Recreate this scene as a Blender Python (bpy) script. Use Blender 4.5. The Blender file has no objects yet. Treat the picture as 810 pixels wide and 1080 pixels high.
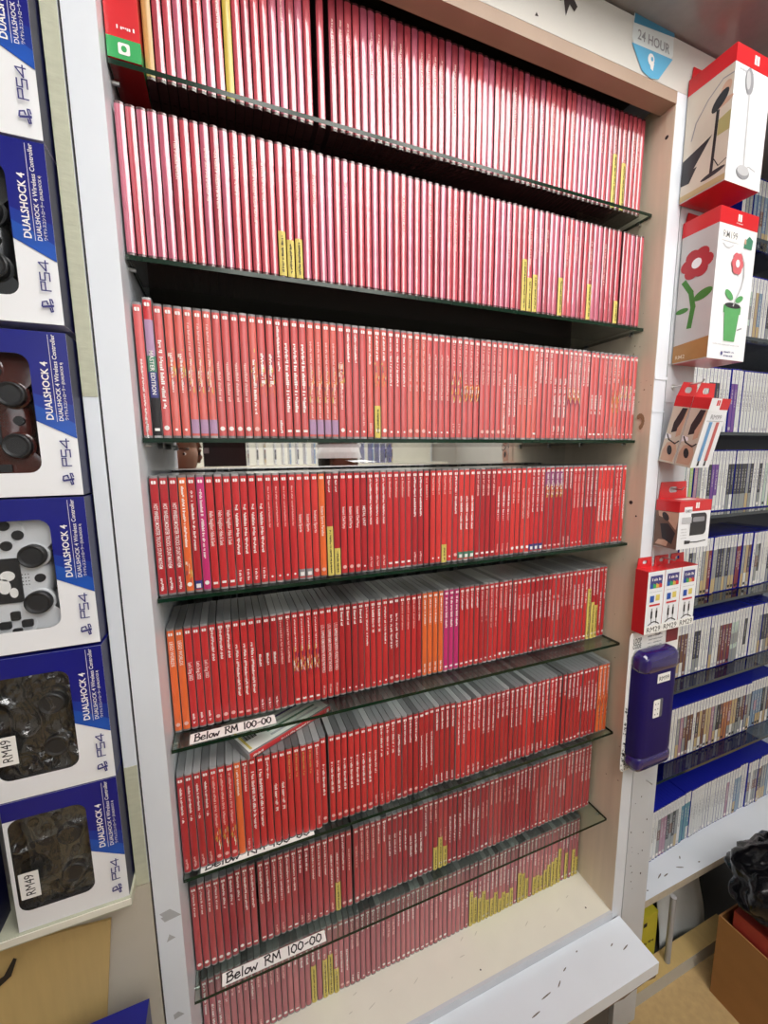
import bpy, bmesh, math, random
from mathutils import Vector, Matrix
PI = math.pi
rnd = random.Random(7)
scn = bpy.context.scene
COL = scn.collection

# ------------------------------------------------------------------ camera model
F, YAW, PITCH, ROLL = 427.403, 0.367288, 0.140058, -0.0104647
CX, CY, CZ = 0.10236, -0.58821, 1.5
def cam_axes():
    cy, sy, cp, sp, cr, sr = math.cos(YAW), math.sin(YAW), math.cos(PITCH), math.sin(PITCH), math.cos(ROLL), math.sin(ROLL)
    fwd = Vector((sy*cp, cy*cp, -sp)); rt = Vector((cy, -sy, 0)); up = Vector((sy*sp, cy*sp, cp))
    return fwd, rt*cr + up*sr, up*cr - rt*sr
FWD, RT, UP = cam_axes()
def project(p):
    d = Vector(p) - Vector((CX, CY, CZ)); k = d.dot(FWD)
    return 405 + F*d.dot(RT)/k, 540 - F*d.dot(UP)/k
cd = bpy.data.cameras.new('camera'); cam = bpy.data.objects.new('camera', cd); COL.objects.link(cam)
cam.matrix_world = Matrix((( RT.x, UP.x, -FWD.x, CX), (RT.y, UP.y, -FWD.y, CY), (RT.z, UP.z, -FWD.z, CZ), (0, 0, 0, 1)))
cd.sensor_fit = 'VERTICAL'; cd.sensor_height = 24; cd.lens = F/1080*24; cd.clip_start = 0.01
scn.camera = cam

# ------------------------------------------------------------------ materials
MATS = {}
def mat(name, col, rough=0.5, metal=0.0, coat=0.0, noise=0.0, nscale=30.0, bump=0.0, spec=0.5, emit=None, stretch=None, coat_rough=0.1):
    if name in MATS: return MATS[name]
    m = bpy.data.materials.new(name); m.use_nodes = True; nt = m.node_tree; b = nt.nodes['Principled BSDF']
    c = (col[0], col[1], col[2], 1)
    b.inputs['Base Color'].default_value = c; b.inputs['Roughness'].default_value = rough; b.inputs['Metallic'].default_value = metal
    b.inputs['Coat Weight'].default_value = coat; b.inputs['Coat Roughness'].default_value = coat_rough
    b.inputs['Specular IOR Level'].default_value = spec; b.inputs['Coat IOR'].default_value = 1.85 if name.startswith('wrapped') else (1.6 if name.startswith('pale_') else 1.5)
    if emit: b.inputs['Emission Color'].default_value = c; b.inputs['Emission Strength'].default_value = emit
    if noise or bump:
        tc = nt.nodes.new('ShaderNodeTexCoord'); mp = nt.nodes.new('ShaderNodeMapping'); n = nt.nodes.new('ShaderNodeTexNoise')
        nt.links.new(tc.outputs['Object'], mp.inputs['Vector']); nt.links.new(mp.outputs['Vector'], n.inputs['Vector'])
        if stretch: mp.inputs['Scale'].default_value = stretch
        n.inputs['Scale'].default_value = nscale; n.inputs['Detail'].default_value = 5
        if noise:
            mx = nt.nodes.new('ShaderNodeMix'); mx.data_type = 'RGBA'
            mx.inputs['A'].default_value = tuple(v*(1-noise) for v in col) + (1,)
            mx.inputs['B'].default_value = tuple(min(1, v*(1+noise)) for v in col) + (1,)
            nt.links.new(n.outputs['Fac'], mx.inputs['Factor']); nt.links.new(mx.outputs['Result'], b.inputs['Base Color'])
        if bump:
            bp = nt.nodes.new('ShaderNodeBump'); bp.inputs['Strength'].default_value = bump; bp.inputs['Distance'].default_value = 0.002
            nt.links.new(n.outputs['Fac'], bp.inputs['Height']); nt.links.new(bp.outputs['Normal'], b.inputs['Normal'])
            if coat: nt.links.new(bp.outputs['Normal'], b.inputs['Coat Normal'])
    MATS[name] = m; return m
def clear(name, tint, gloss=0.12, rough=0.03, bump=0.0, ior=1.45):
    if name in MATS: return MATS[name]
    m = bpy.data.materials.new(name); m.use_nodes = True; nt = m.node_tree; nt.nodes.clear()
    o = nt.nodes.new('ShaderNodeOutputMaterial'); t = nt.nodes.new('ShaderNodeBsdfTransparent'); g = nt.nodes.new('ShaderNodeBsdfGlossy')
    mx = nt.nodes.new('ShaderNodeMixShader'); fr = nt.nodes.new('ShaderNodeLayerWeight'); pw = nt.nodes.new('ShaderNodeMath'); ad = nt.nodes.new('ShaderNodeMath')
    t.inputs['Color'].default_value = tuple(tint) + (1,); g.inputs['Roughness'].default_value = rough; pw.operation = 'POWER'; pw.inputs[1].default_value = 4.5
    ad.operation = 'ADD'; ad.use_clamp = True; ad.inputs[1].default_value = gloss
    nt.links.new(fr.outputs['Facing'], pw.inputs[0]); nt.links.new(pw.outputs[0], ad.inputs[0]); nt.links.new(ad.outputs[0], mx.inputs[0]); nt.links.new(t.outputs[0], mx.inputs[1]); nt.links.new(g.outputs[0], mx.inputs[2])
    nt.links.new(mx.outputs[0], o.inputs['Surface'])
    if bump:
        tc = nt.nodes.new('ShaderNodeTexCoord'); n = nt.nodes.new('ShaderNodeTexNoise'); n.inputs['Scale'].default_value = 28; n.inputs['Distortion'].default_value = 1.2
        b = nt.nodes.new('ShaderNodeBump'); b.inputs['Strength'].default_value = bump; b.inputs['Distance'].default_value = 0.004
        nt.links.new(tc.outputs['Object'], n.inputs['Vector']); nt.links.new(n.outputs['Fac'], b.inputs['Height'])
        nt.links.new(b.outputs['Normal'], g.inputs['Normal']); nt.links.new(b.outputs['Normal'], fr.inputs['Normal'])
    MATS[name] = m; return m

M_white = mat('white_laminate', (.74, .78, .84), .35, noise=.05, nscale=9, coat=.1)
M_cream = mat('cream_laminate', (.80, .78, .68), .45, noise=.06, nscale=14)
M_beige = mat('beige_plywood', (.74, .64, .50), .55, noise=.13, nscale=9, stretch=(1, 6, .5))
M_tape = mat('yellowed_masking_tape', (.50, .51, .39), .6, noise=.16, nscale=45, bump=.5, stretch=(1, 1, 3))
M_post = mat('grey_white_paint', (.58, .60, .63), .45, noise=.06, nscale=12)
M_dark = mat('dark_speck', (.03, .02, .02), .6)
M_black = mat('black', (.012, .012, .014), .4)
M_wallw = mat('white_wall_paint', (.60, .58, .54), .6, noise=.05, nscale=5)
M_floor = mat('ochre_floor', (.48, .33, .15), .6, noise=.22, nscale=60)
M_ceil = mat('ceiling_paint', (.30, .29, .28), .7)
M_soffit = mat('glossy_grey_soffit', (.30, .29, .30), .22, noise=.15, nscale=40, coat=.4)
M_glass = clear('shelf_glass', (.86, .92, .89), .03, .03)
M_gedge = mat('green_glass_edge', (.004, .022, .011), .22, coat=.15, noise=.5, nscale=25, spec=.3)
M_shell = mat('clear_grey_case_plastic', (.22, .22, .23), .3, coat=.7, noise=.25, nscale=16, stretch=(1, .3, 1))
M_shells = [M_shell, mat('clear_light_case_plastic', (.36, .36, .37), .28, coat=.8, noise=.2, nscale=16), mat('clear_dark_case_plastic', (.12, .12, .125), .3, coat=.7, noise=.2, nscale=16)]
M_wrap = mat('pink_wrapped_case_plastic', (.10, .035, .04), .25, coat=1, noise=.2, nscale=60, bump=.35)
REDS = {
 'a': mat('red_insert', (.56, .026, .032), .32, coat=.55, coat_rough=.22, noise=.10, nscale=25),
 'b': mat('deep_red_insert', (.43, .018, .026), .32, coat=.55, coat_rough=.22, noise=.10, nscale=25),
 'c': mat('bright_red_insert', (.64, .040, .038), .32, coat=.55, coat_rough=.22, noise=.10, nscale=25),
 'o': mat('orange_insert', (.78, .14, .035), .32, coat=.55, coat_rough=.22, noise=.10, nscale=25),
 'm': mat('magenta_insert', (.55, .025, .16), .32, coat=.55, coat_rough=.22, noise=.12, nscale=25),
 'p': mat('plum_insert', (.22, .02, .09), .32, coat=.55, coat_rough=.22, noise=.12, nscale=25),
 't': mat('tan_insert', (.55, .33, .10), .4, coat=.4, noise=.15, nscale=25),
 'y': mat('ochre_yellow_insert', (.62, .46, .08), .4, coat=.4, noise=.15, nscale=25),
 'w1': mat('wrapped_red_insert', (.56, .07, .10), .40, coat=1, coat_rough=.11, noise=.22, nscale=30, bump=.35),
 'w2': mat('wrapped_glare_pink_insert', (.54, .11, .18), .40, coat=1, coat_rough=.11, noise=.25, nscale=30, bump=.35),  # pink of wrap and glare together, put into the base colour
 'w3': mat('wrapped_dark_insert', (.42, .05, .08), .40, coat=1, coat_rough=.11, noise=.22, nscale=30, bump=.35),
 'f': mat('pale_glare_red_insert', (.60, .085, .085), .35, coat=.8, coat_rough=.16, noise=.15, nscale=25, bump=.15), 'g': mat('pale_glare_bright_red_insert', (.66, .11, .09), .35, coat=.8, coat_rough=.16, noise=.15, nscale=25, bump=.15),  # third row: glare on the plastic painted in as a paler red
 'h': mat('muted_red_insert', (.44, .05, .06), .36, coat=.5, coat_rough=.2, noise=.12, nscale=25), 'i': mat('muted_dark_red_insert', (.36, .025, .04), .36, coat=.5, coat_rough=.2, noise=.12, nscale=25),  # duller reds for the row on the lowest glass shelf
 'j': mat('veiled_red_insert', (.50, .135, .155), .36, coat=.7, coat_rough=.2, noise=.14, nscale=25), 'k': mat('veiled_dark_red_insert', (.42, .10, .125), .36, coat=.7, coat_rough=.2, noise=.14, nscale=25),  # cabinet floor row: veil of the glass reflection mixed into the red
}
M_text = mat('white_print', (.86, .82, .80), .4)
M_pinkt = mat('pale_pink_print', (.80, .48, .45), .4)
M_yel = mat('yellow_price_sticker', (.68, .55, .13), .55, noise=.12, nscale=90)
M_ink = mat('black_ink', (.015, .013, .015), .6)
M_gold = mat('gold_art_print', (.62, .36, .07), .4, noise=.4, nscale=60)
M_navy = mat('navy_print', (.04, .04, .20), .4)
M_teal = mat('dark_green_print', (.06, .22, .14), .4)
M_green = mat('green_print', (.03, .36, .10), .35, coat=.3)
M_lil = mat('lilac_print', (.42, .26, .42), .4)
M_paper = mat('white_paper', (.88, .87, .84), .6, noise=.03, nscale=20)
M_ps_blue = mat('clear_blue_case_plastic', (.012, .018, .30), .18, coat=.8, noise=.25, nscale=20)
M_band = mat('white_spine_band', (.74, .75, .76), .35, coat=.4)
M_red = mat('gloss_red_card', (.62, .018, .025), .3, coat=.35, noise=.05, nscale=20)
M_boxw = mat('white_gloss_card', (.84, .85, .88), .3, coat=.4)
M_boxg = mat('pale_grey_photo_card', (.52, .50, .50), .35, coat=.3, noise=.08, nscale=20)
M_photo = mat('beige_photo_card', (.62, .56, .47), .35, coat=.3, noise=.15, nscale=14)
M_skinp = mat('hand_photo_print', (.58, .37, .27), .4, noise=.2, nscale=60)
M_brownp = mat('brown_photo_print', (.40, .20, .07), .4, noise=.2, nscale=40)
M_greyp = mat('grey_photo_print', (.27, .27, .29), .4, noise=.15, nscale=80)
M_lgreyp = mat('light_grey_print', (.5, .5, .52), .4)
M_darkp = mat('charcoal_photo_print', (.03, .03, .035), .35, noise=.3, nscale=30)
M_lgreen = mat('leaf_green_print', (.10, .36, .12), .4, noise=.2, nscale=50)
M_dgreen = mat('deep_leaf_print', (.05, .20, .03), .4, noise=.2, nscale=50)
M_metal = mat('steel_wire', (.6, .6, .6), .3, metal=1)
M_brown = mat('brown_carton', (.34, .16, .05), .65, noise=.15, nscale=20)
M_tan = mat('tan_cardboard', (.52, .37, .15), .65, noise=.10, nscale=14, stretch=(8, 1, 1))
M_mirror = mat('mirror_silver', (.86, .87, .86), .02, metal=1)
M_blue = mat('box_blue_print', (.004, .007, .20), .35, coat=.15, noise=.25, nscale=9)
M_side = mat('box_side_navy', (.003, .004, .045), .4)
M_lblue = mat('box_light_blue_print', (.010, .075, .40), .35, coat=.15, noise=.5, nscale=12, stretch=(1, 1, 3))
M_mblue = mat('box_mid_blue_print', (.006, .032, .29), .35, coat=.15, noise=.4, nscale=12)
M_case = mat('dark_violet_blue_moulded_case', (.012, .006, .095), .45, coat=0, spec=.2, noise=.1, nscale=120)

# ------------------------------------------------------------------ mesh helpers
class MB:
    def __init__(s): s.v = []; s.f = []; s.m = []; s.mats = []; s.sm = set()
    def mi(s, m):
        if m not in s.mats: s.mats.append(m)
        return s.mats.index(m)
    def add(s, vs, fs, m, flip=False):
        o = len(s.v); k = s.mi(m); s.v += [tuple(v) for v in vs]
        for f in fs:
            s.f.append(tuple(o+i for i in (reversed(f) if flip else f))); s.m.append(k)
        return s
    def box(s, x0, x1, y0, y1, z0, z1, m, faces=None):
        vs = [(x0,y0,z0),(x1,y0,z0),(x1,y1,z0),(x0,y1,z0),(x0,y0,z1),(x1,y0,z1),(x1,y1,z1),(x0,y1,z1)]
        fs = {'b':(0,3,2,1),'t':(4,5,6,7),'f':(0,1,5,4),'k':(2,3,7,6),'l':(3,0,4,7),'r':(1,2,6,5)}
        for k, f in fs.items():
            mm = (faces or {}).get(k, m)
            if mm: s.add(vs, [f], mm)
        return s
    def frontpoly(s, pts, y, m):                       # polygon in x,z facing -y
        a = sum(pts[i][0]*pts[(i+1)%len(pts)][1]-pts[(i+1)%len(pts)][0]*pts[i][1] for i in range(len(pts)))
        if a < 0: pts = pts[::-1]
        y -= len(s.f)*2e-6
        return s.add([(p[0], y, p[1]) for p in pts], [tuple(range(len(pts)))], m)
    def leftpoly(s, pts, x, m):                        # polygon in (d,z), d = distance towards the viewer (-y); faces -x
        a = sum(pts[i][0]*pts[(i+1)%len(pts)][1]-pts[(i+1)%len(pts)][0]*pts[i][1] for i in range(len(pts)))
        if a < 0: pts = pts[::-1]
        x -= len(s.f)*2e-6
        return s.add([(x, -p[0], p[1]) for p in pts], [tuple(range(len(pts)))], m)
    def tube(s, pts, r, m, n=8, cap=True):
        pts = [Vector(p) for p in pts]; rs = r if isinstance(r, (list, tuple)) else [r]*len(pts); vs = []; fs = []
        for i, p in enumerate(pts):
            d = (pts[min(i+1, len(pts)-1)] - pts[max(i-1, 0)]).normalized()
            a = d.cross(Vector((0, 0, 1)));
            if a.length < .05: a = d.cross(Vector((1, 0, 0)))
            a.normalize(); b = d.cross(a)
            for k in range(n):
                t = 2*PI*k/n; vs.append(p + (a*math.cos(t) + b*math.sin(t))*rs[i])
        for i in range(len(pts)-1):
            for k in range(n): fs.append((i*n+k, i*n+(k+1)%n, (i+1)*n+(k+1)%n, (i+1)*n+k))
        if cap: fs += [tuple(range(n))[::-1], tuple(range((len(pts)-1)*n, len(pts)*n))]
        return s.add(vs, fs, m)
    def geo(s, g, fn, m, flip=False): return s.add([fn(p) for p in g[0]], g[1], m, flip)
    def mesh(s, name, smooth=False):
        me = bpy.data.meshes.new(name); me.from_pydata(s.v, [], s.f)
        for m in s.mats: me.materials.append(m)
        me.polygons.foreach_set('material_index', s.m)
        if smooth or s.sm: me.polygons.foreach_set('use_smooth', [smooth or i in s.sm for i in range(len(s.f))])
        me.update(); return me
    def obj(s, name, parent=None, smooth=False, bevel=0, seg=2):
        o = bpy.data.objects.new(name, s.mesh(name, smooth)); COL.objects.link(o); o.parent = parent
        if bevel:
            b = o.modifiers.new('bevel', 'BEVEL'); b.width = bevel; b.segments = seg; b.limit_method = 'ANGLE'; b.angle_limit = .6
        return o
def empty(name, loc=(0, 0, 0), rot=(0, 0, 0)):
    o = bpy.data.objects.new(name, None); COL.objects.link(o); o.location = loc; o.rotation_euler = rot; o.empty_display_size = .02; return o
def tag(o, label=None, cat=None, group=None, kind=None):
    if label: o['label'] = label
    if cat: o['category'] = cat
    if group: o['group'] = group
    if kind: o['kind'] = kind
    return o
def inst(name, mesh, parent=None, loc=(0, 0, 0), rot=(0, 0, 0)):
    o = bpy.data.objects.new(name, mesh); COL.objects.link(o); o.parent = parent; o.location = loc; o.rotation_euler = rot; return o
_tx = {}
def text_geo(t, size, shear=0.0, width=None, bold=.012):
    """flat glyph outlines: (verts, faces), x to the right from 0, y up from the baseline"""
    key = (t, size, shear, width)
    if key in _tx: return _tx[key]
    cu = bpy.data.curves.new('t', 'FONT'); cu.body = t; cu.size = size; cu.resolution_u = 2; cu.shear = shear; cu.offset = bold*size
    o = bpy.data.objects.new('t', cu); COL.objects.link(o)
    me = bpy.data.meshes.new_from_object(o.evaluated_get(bpy.context.evaluated_depsgraph_get()))
    vs = [tuple(v.co) for v in me.vertices]; fs = [tuple(p.vertices) for p in me.polygons]
    up = sum(p.normal.z for p in me.polygons)
    if up < 0: fs = [f[::-1] for f in fs]
    bpy.data.objects.remove(o); bpy.data.curves.remove(cu); bpy.data.meshes.remove(me)
    if width and vs:
        w = max(v[0] for v in vs); vs = [(v[0]*width/w, v[1], v[2]) for v in vs]
    _tx[key] = (vs, fs); return _tx[key]
def bars_geo(length, h, seed, dense=.72):
    """a line of print too small to read: short strokes with word gaps"""
    r = random.Random(seed); vs = []; fs = []; x = 0
    while x < length:
        if r.random() < .14: x += h*.5; continue
        w = h*r.uniform(.28, .52); o = len(vs)
        y0 = 0 if r.random() < .8 else h*.3; y1 = h*(.72 if r.random() < .6 else 1)
        vs += [(x, y0, 0), (x+w, y0, 0), (x+w, y1, 0), (x, y1, 0)]; fs.append((o, o+1, o+2, o+3)); x += w + h*.16
    return vs, fs
def rrect(x0, x1, z0, z1, r, n=5):
    out = []
    for cx, cz, a0 in ((x1-r, z1-r, 0), (x0+r, z1-r, PI/2), (x0+r, z0+r, PI), (x1-r, z0+r, 1.5*PI)):
        for k in range(n+1):
            a = a0 + PI/2*k/n; out.append((cx+r*math.cos(a), cz+r*math.sin(a)))
    return out
def ell(cx, cz, rx, rz, n=20, rot=0):
    o = []
    for k in range(n):
        a = 2*PI*k/n; x, z = rx*math.cos(a), rz*math.sin(a)
        o.append((cx + x*math.cos(rot)-z*math.sin(rot), cz + x*math.sin(rot)+z*math.cos(rot)))
    return o
def thick(pts, w):                                     # polyline in 2D -> list of quads
    q = []
    for (x0, z0), (x1, z1) in zip(pts[:-1], pts[1:]):
        dx, dz = x1-x0, z1-z0; L = math.hypot(dx, dz) or 1; nx, nz = -dz/L*w/2, dx/L*w/2; ex, ez = dx/L*w*.35, dz/L*w*.35
        q.append([(x0+nx-ex, z0+nz-ez), (x0-nx-ex, z0-nz-ez), (x1-nx+ex, z1-nz+ez), (x1+nx+ex, z1+nz+ez)])
    return q
def fill_hole(mb, outer, holes, y, m):
    bm = bmesh.new(); es = []
    for loop in [outer] + holes:
        vs = [bm.verts.new((p[0], y, p[1])) for p in loop]
        es += [bm.edges.new((vs[i], vs[(i+1) % len(vs)])) for i in range(len(vs))]
    bmesh.ops.triangle_fill(bm, use_beauty=True, edges=es)
    bm.verts.index_update(); vs = [tuple(v.co) for v in bm.verts]; fs = []
    for f in bm.faces:
        f.normal_update(); t = tuple(v.index for v in f.verts); fs.append(t if f.normal.y < 0 else t[::-1])
    bm.free(); mb.add(vs, fs, m)
def ordinal(n):
    return '%d%s' % (n, 'th' if 10 <= n % 100 <= 20 else {1: 'st', 2: 'nd', 3: 'rd'}.get(n % 10, 'th'))

# ------------------------------------------------------------------ the room
W, ZB, ZT, BACK = 0.912, 0.3936, 2.140, 0.222
def struct(name, mb, **k): return tag(mb.obj(name, **k), kind='structure')
struct('floor', MB().box(-1.6, 2.6, -3.2, .5, -.05, 0, M_floor))
struct('ceiling', MB().box(-1.6, 2.6, -3.2, .5, 2.62, 2.67, M_ceil))
struct('wall_back', MB().box(-1.6, 2.6, .42, .5, 0, 2.62, M_wallw))
struct('wall_front', MB().box(-1.6, 2.6, -3.2, -3.1, 0, 2.62, M_wallw))
struct('wall_left', MB().box(-1.7, -1.6, -3.2, .5, 0, 2.62, M_wallw))
struct('wall_right', MB().box(2.6, 2.7, -3.2, .5, 0, 2.62, M_wallw))
# wall face above the cabinet and the glossy soffit over it
hd = MB().box(-.06, 1.06, 0, .02, 2.1525, 2.232, M_wallw)
for pts in ([(.632,2.2),(.640,2.205),(.645,2.184),(.652,2.202),(.662,2.195),(.668,2.204),(.660,2.212),(.664,2.226),(.640,2.226)], [(.585,2.165),(.592,2.166),(.588,2.171)], [(.50,2.19),(.507,2.187),(.503,2.196)]):
    hd.frontpoly(pts, -.0006, M_dark)
struct('wall_above', hd)
struct('trim_1', MB().box(-.3, 2.5, -.10, .42, 2.236, 2.262, M_soffit))
# post between the cabinet and the alcove, with nail holes
po = MB().box(.9475, 1.03, .0, .40, 0, 2.152, M_post)
for i in range(20):
    x = rnd.uniform(.955, 1.022); z = rnd.choice([rnd.uniform(.45, .8), rnd.uniform(1.12, 1.32), rnd.uniform(.42, .56)]); r = rnd.uniform(.0008, .0022)
    po.frontpoly(ell(x, z, r, r*rnd.uniform(.8, 1.8), 7, rnd.random()), -.0005, M_dark)
po.tube([(.992, 0, .724), (.995, -.012, .723)], .0012, M_metal, 6); po.tube([(.995, -.012, .723), (.9952, -.0135, .723)], .0026, M_metal, 8)
po.box(.9475, 1.03, -.0012, 0, 1.675, 1.677, M_lgreyp); po.box(.9475, 1.03, -.0012, 0, 1.60, 1.6015, M_lgreyp)
struct('wall_post', po)

# ------------------------------------------------------------------ the cabinet
cab = tag(empty('display_cabinet', (0, 0, 0)), 'tall white framed display cabinet with beige inner side and mirrored back', 'cabinet')
st = MB().box(-.033, 0, 0, .018, .22, 2.152, M_white)
for z, w in ((.842, .014), (.80, .01), (.66, .012), (.835, .02)):
    st.frontpoly([(-.028+rnd.uniform(0,.01), z), (-.028+w, z+.003), (-.02+w, z-.006), (-.022, z-.009)], -.0004, mat('scuff_grey', (.42, .43, .45), .7))
st.box(-.0345, -.033, .001, .018, .22, 2.152, M_black)
st.obj('frame_stile', cab)
sr = MB().box(W, .945, 0, .018, .30, 2.152, M_white); sr.box(.945, .9475, .002, .018, .3, 2.152, mat('groove_grey', (.2, .2, .22), .6))
sr.box(W, .9475, -.0015, 0, 1.644, 1.650, M_white); sr.box(W, .9475, -.0012, 0, 1.58, 1.583, M_white)
sr.obj('frame_stile', cab)
MB().box(0, W, 0, .03, 2.132, 2.152, mat('brown_header_wood', (.40, .29, .22), .55, noise=.15, nscale=12)).obj('header_rail', cab)
MB().box(-.02, 0, .018, BACK, ZB-.02, 2.152, M_white).obj('side_panel', cab)
sp = MB().box(W, W+.02, .0181, BACK, ZB-.02, 2.152, M_beige); sp.box(W-.0008, W-.0002, .0005, .018, ZB, 2.132, M_beige)
def spot(y, z, r, m=M_dark, rz=None, rot=0): sp.add([(W-.0012 - len(sp.f)*2e-6, p[0], p[1]) for p in ell(y, z, r, rz or r, 12, rot)], [tuple(range(12))[::-1]], m)
spot(.013, 2.085, .0035); spot(.03, 1.393, .0042); spot(.016, 1.365, .002)
M_stain = mat('brown_stain', (.30, .20, .11), .7)
for k in range(9):
    a = 1.0 + k*.42; spot(.024+.007*math.cos(a), 1.563+.012*math.sin(a), .0035, M_stain, .005)
for k in range(22): spot(rnd.uniform(.004, .05), rnd.uniform(1.6, 1.72) if k < 12 else rnd.uniform(.5, 2.1), rnd.uniform(.0006, .0016), M_stain)
sp.obj('side_panel', cab)
MB().box(-.02, W+.02, .021, BACK+.01, 2.218, 2.232, mat('shade_brown_board', (.06, .045, .035), .7)).obj('top_panel', cab)  # board colour darkened to hold the shade above the top row
fl = MB().box(0, W, .004, BACK, ZB-.02, ZB, M_cream)
for x, y, r in ((.86, .03, .002), (.55, .022, .0017), (.62, .10, .0012), (.66, .105, .001)): fl.add([(x+p[0], y+p[1], ZB+.0004) for p in ell(0, 0, r, r, 8)], [tuple(range(8))], M_dark)
for k in range(14):
    x, y = rnd.uniform(.2, .85), rnd.uniform(.02, .09); fl.add([(x+p[0], y+p[1], ZB+.0004) for p in ell(0, 0, rnd.uniform(.002,.012), .0007, 8, rnd.uniform(0,.6))], [tuple(range(8))], mat('faint_mark', (.55, .53, .45), .7))
fl.obj('bottom_panel', cab)
MB().box(0, W, -.002, .004, ZB-.02, ZB+.0006, mat('aluminium_strip', (.62, .64, .68), .4)).obj('edge_strip', cab)
MB().box(0, W, BACK, BACK+.004, ZB, 1.535, M_mirror).obj('mirror_back', cab)
MB().box(0, W, BACK, BACK+.004, 1.5355, 2.2, mat('shade_brown_board', (.06, .045, .035), .7)).obj('shade_back', cab)  # dark sheet added in place of shade behind the upper rows
MB().box(-.02, W+.02, BACK+.004, BACK+.012, ZB-.02, 2.15, M_beige).obj('back_board', cab)
lb = MB().box(-.04, .9345, -.102, -.0025, .345, .375, M_white, faces={'b': M_brown})
for x, y, L, r in ((.865,-.040,.005,.3), (.70,-.05,.008,.5), (.73,-.035,.006,.3), (.89,-.055,.010,.2), (.62,-.07,.012,.1), (.78,-.02,.003,.2), (.66,-.055,.014,.1)):
    lb.add([(x+p[0], y+p[1], .3755) for p in ell(0, 0, L, .0012, 9, r)], [tuple(range(9))], mat('dark_scratch', (.16, .14, .13), .8))
lb.obj('ledge', cab, bevel=.0015)
lc = MB()                                               # chipped raw underside of the ledge
n = 40; vs = []; fs = []
for i in range(n+1):
    x = -.04 + .974*i/n; h = .012 + .010*rnd.random()
    vs += [(x, -.1, .345), (x, -.094-.004*rnd.random(), .345-h), (x, -.03, .345-h*.8), (x, -.03, .345)]
for i in range(n):
    for k in range(4): fs.append((i*4+k, i*4+(k+1) % 4, i*4+4+(k+1) % 4, i*4+4+k))
lc.add(vs, fs, mat('raw_chipboard', (.16, .10, .06), .9, noise=.5, nscale=80)); lc.obj('chipped_underside', cab)
MB().box(-.03, .93, 0, .2, .0, ZB-.02, mat('cabinet_base_dark', (.10, .09, .08), .7)).obj('base', cab)
SZ = [1.9627, 1.7499, 1.5256, 1.3044, 1.0731, 0.8522, 0.6225]
SF = .031
SN = ['top', 'second', 'third', 'fourth', 'fifth', 'sixth', 'lowest']
for i, z in enumerate(SZ):
    for sx, x0, x1 in ((0, -.001, .008), (1, W-.008, W+.001)):
        for y in (.055, .17): MB().tube([(x0, y, z-.0092), (x1, y, z-.0092)], .0028, M_metal, 8).obj('shelf_pin', cab)
    s = MB().box(.0015, W-.0015, SF, BACK-.002, z-.0062, z-.0005, M_glass, faces={'f': M_gedge, 'l': M_gedge, 'r': M_gedge})
    o = s.obj('glass_shelf')
    tag(o, ['green edged glass shelf, the uppermost, under the first row of pink wrapped cases',
            'green edged glass shelf with a chipped front edge under the second row of wrapped cases',
            'glass shelf seen edge-on at eye level under the third row of red cases',
            'glass shelf under the row of red cases just below the mirror gap',
            'glass shelf carrying the uncovered handwritten price sign, fifth from the top',
            'glass shelf carrying the half hidden handwritten price sign, sixth from the top',
            'lowest clear glass shelf, above the row standing on the cabinet floor'][i], 'shelf', 'glass shelves of the cabinet')

# ------------------------------------------------------------------ red game cases
CT, CH, CDp = .0110, .170, .105                          # thickness, height, depth
PROF = [(x*.972, y) for x, y in [(-.0055, .004), (-.0054, .0026), (-.0048, .0014), (-.0033, .0006), (-.0017, .00015), (0, 0), (.0017, .00015), (.0033, .0006), (.0048, .0014), (.0054, .0026), (.0055, .004)]]
def add_shell(mb, m, h=CH, fn=lambda p: p):
    cs = PROF + [(.00535, CDp), (-.00535, CDp)]; n = len(cs)
    vs = [(x, y, 0) for x, y in cs] + [(x, y, h) for x, y in cs]
    fs = [(i, (i+1) % n, n+(i+1) % n, n+i) for i in range(n)] + [tuple(range(n))[::-1], tuple(range(n, 2*n))]
    mb.add([fn(v) for v in vs], fs, m)
SP = [(-.0049, .00145), (-.0041, .001), (-.0033, .0006), (-.0025, .00035), (-.0017, .00015), (-.0008, .00004), (0, 0), (.0008, .00004), (.0017, .00015), (.0025, .00035), (.0033, .0006), (.0041, .001), (.0049, .00145)]
def add_strip(mb, z0, z1, m, off=.0002, x0=-1, x1=1, fn=lambda p: p):
    cs = [(x, y-off) for x, y in SP if x0 <= x <= x1]; n = len(cs)
    vs = [(x, y, z0) for x, y in cs] + [(x, y, z1) for x, y in cs]
    k0 = len(mb.f); mb.add([fn(v) for v in vs], [(i, i+1, n+i+1, n+i) for i in range(n-1)], m); mb.sm |= set(range(k0, len(mb.f)))
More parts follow.
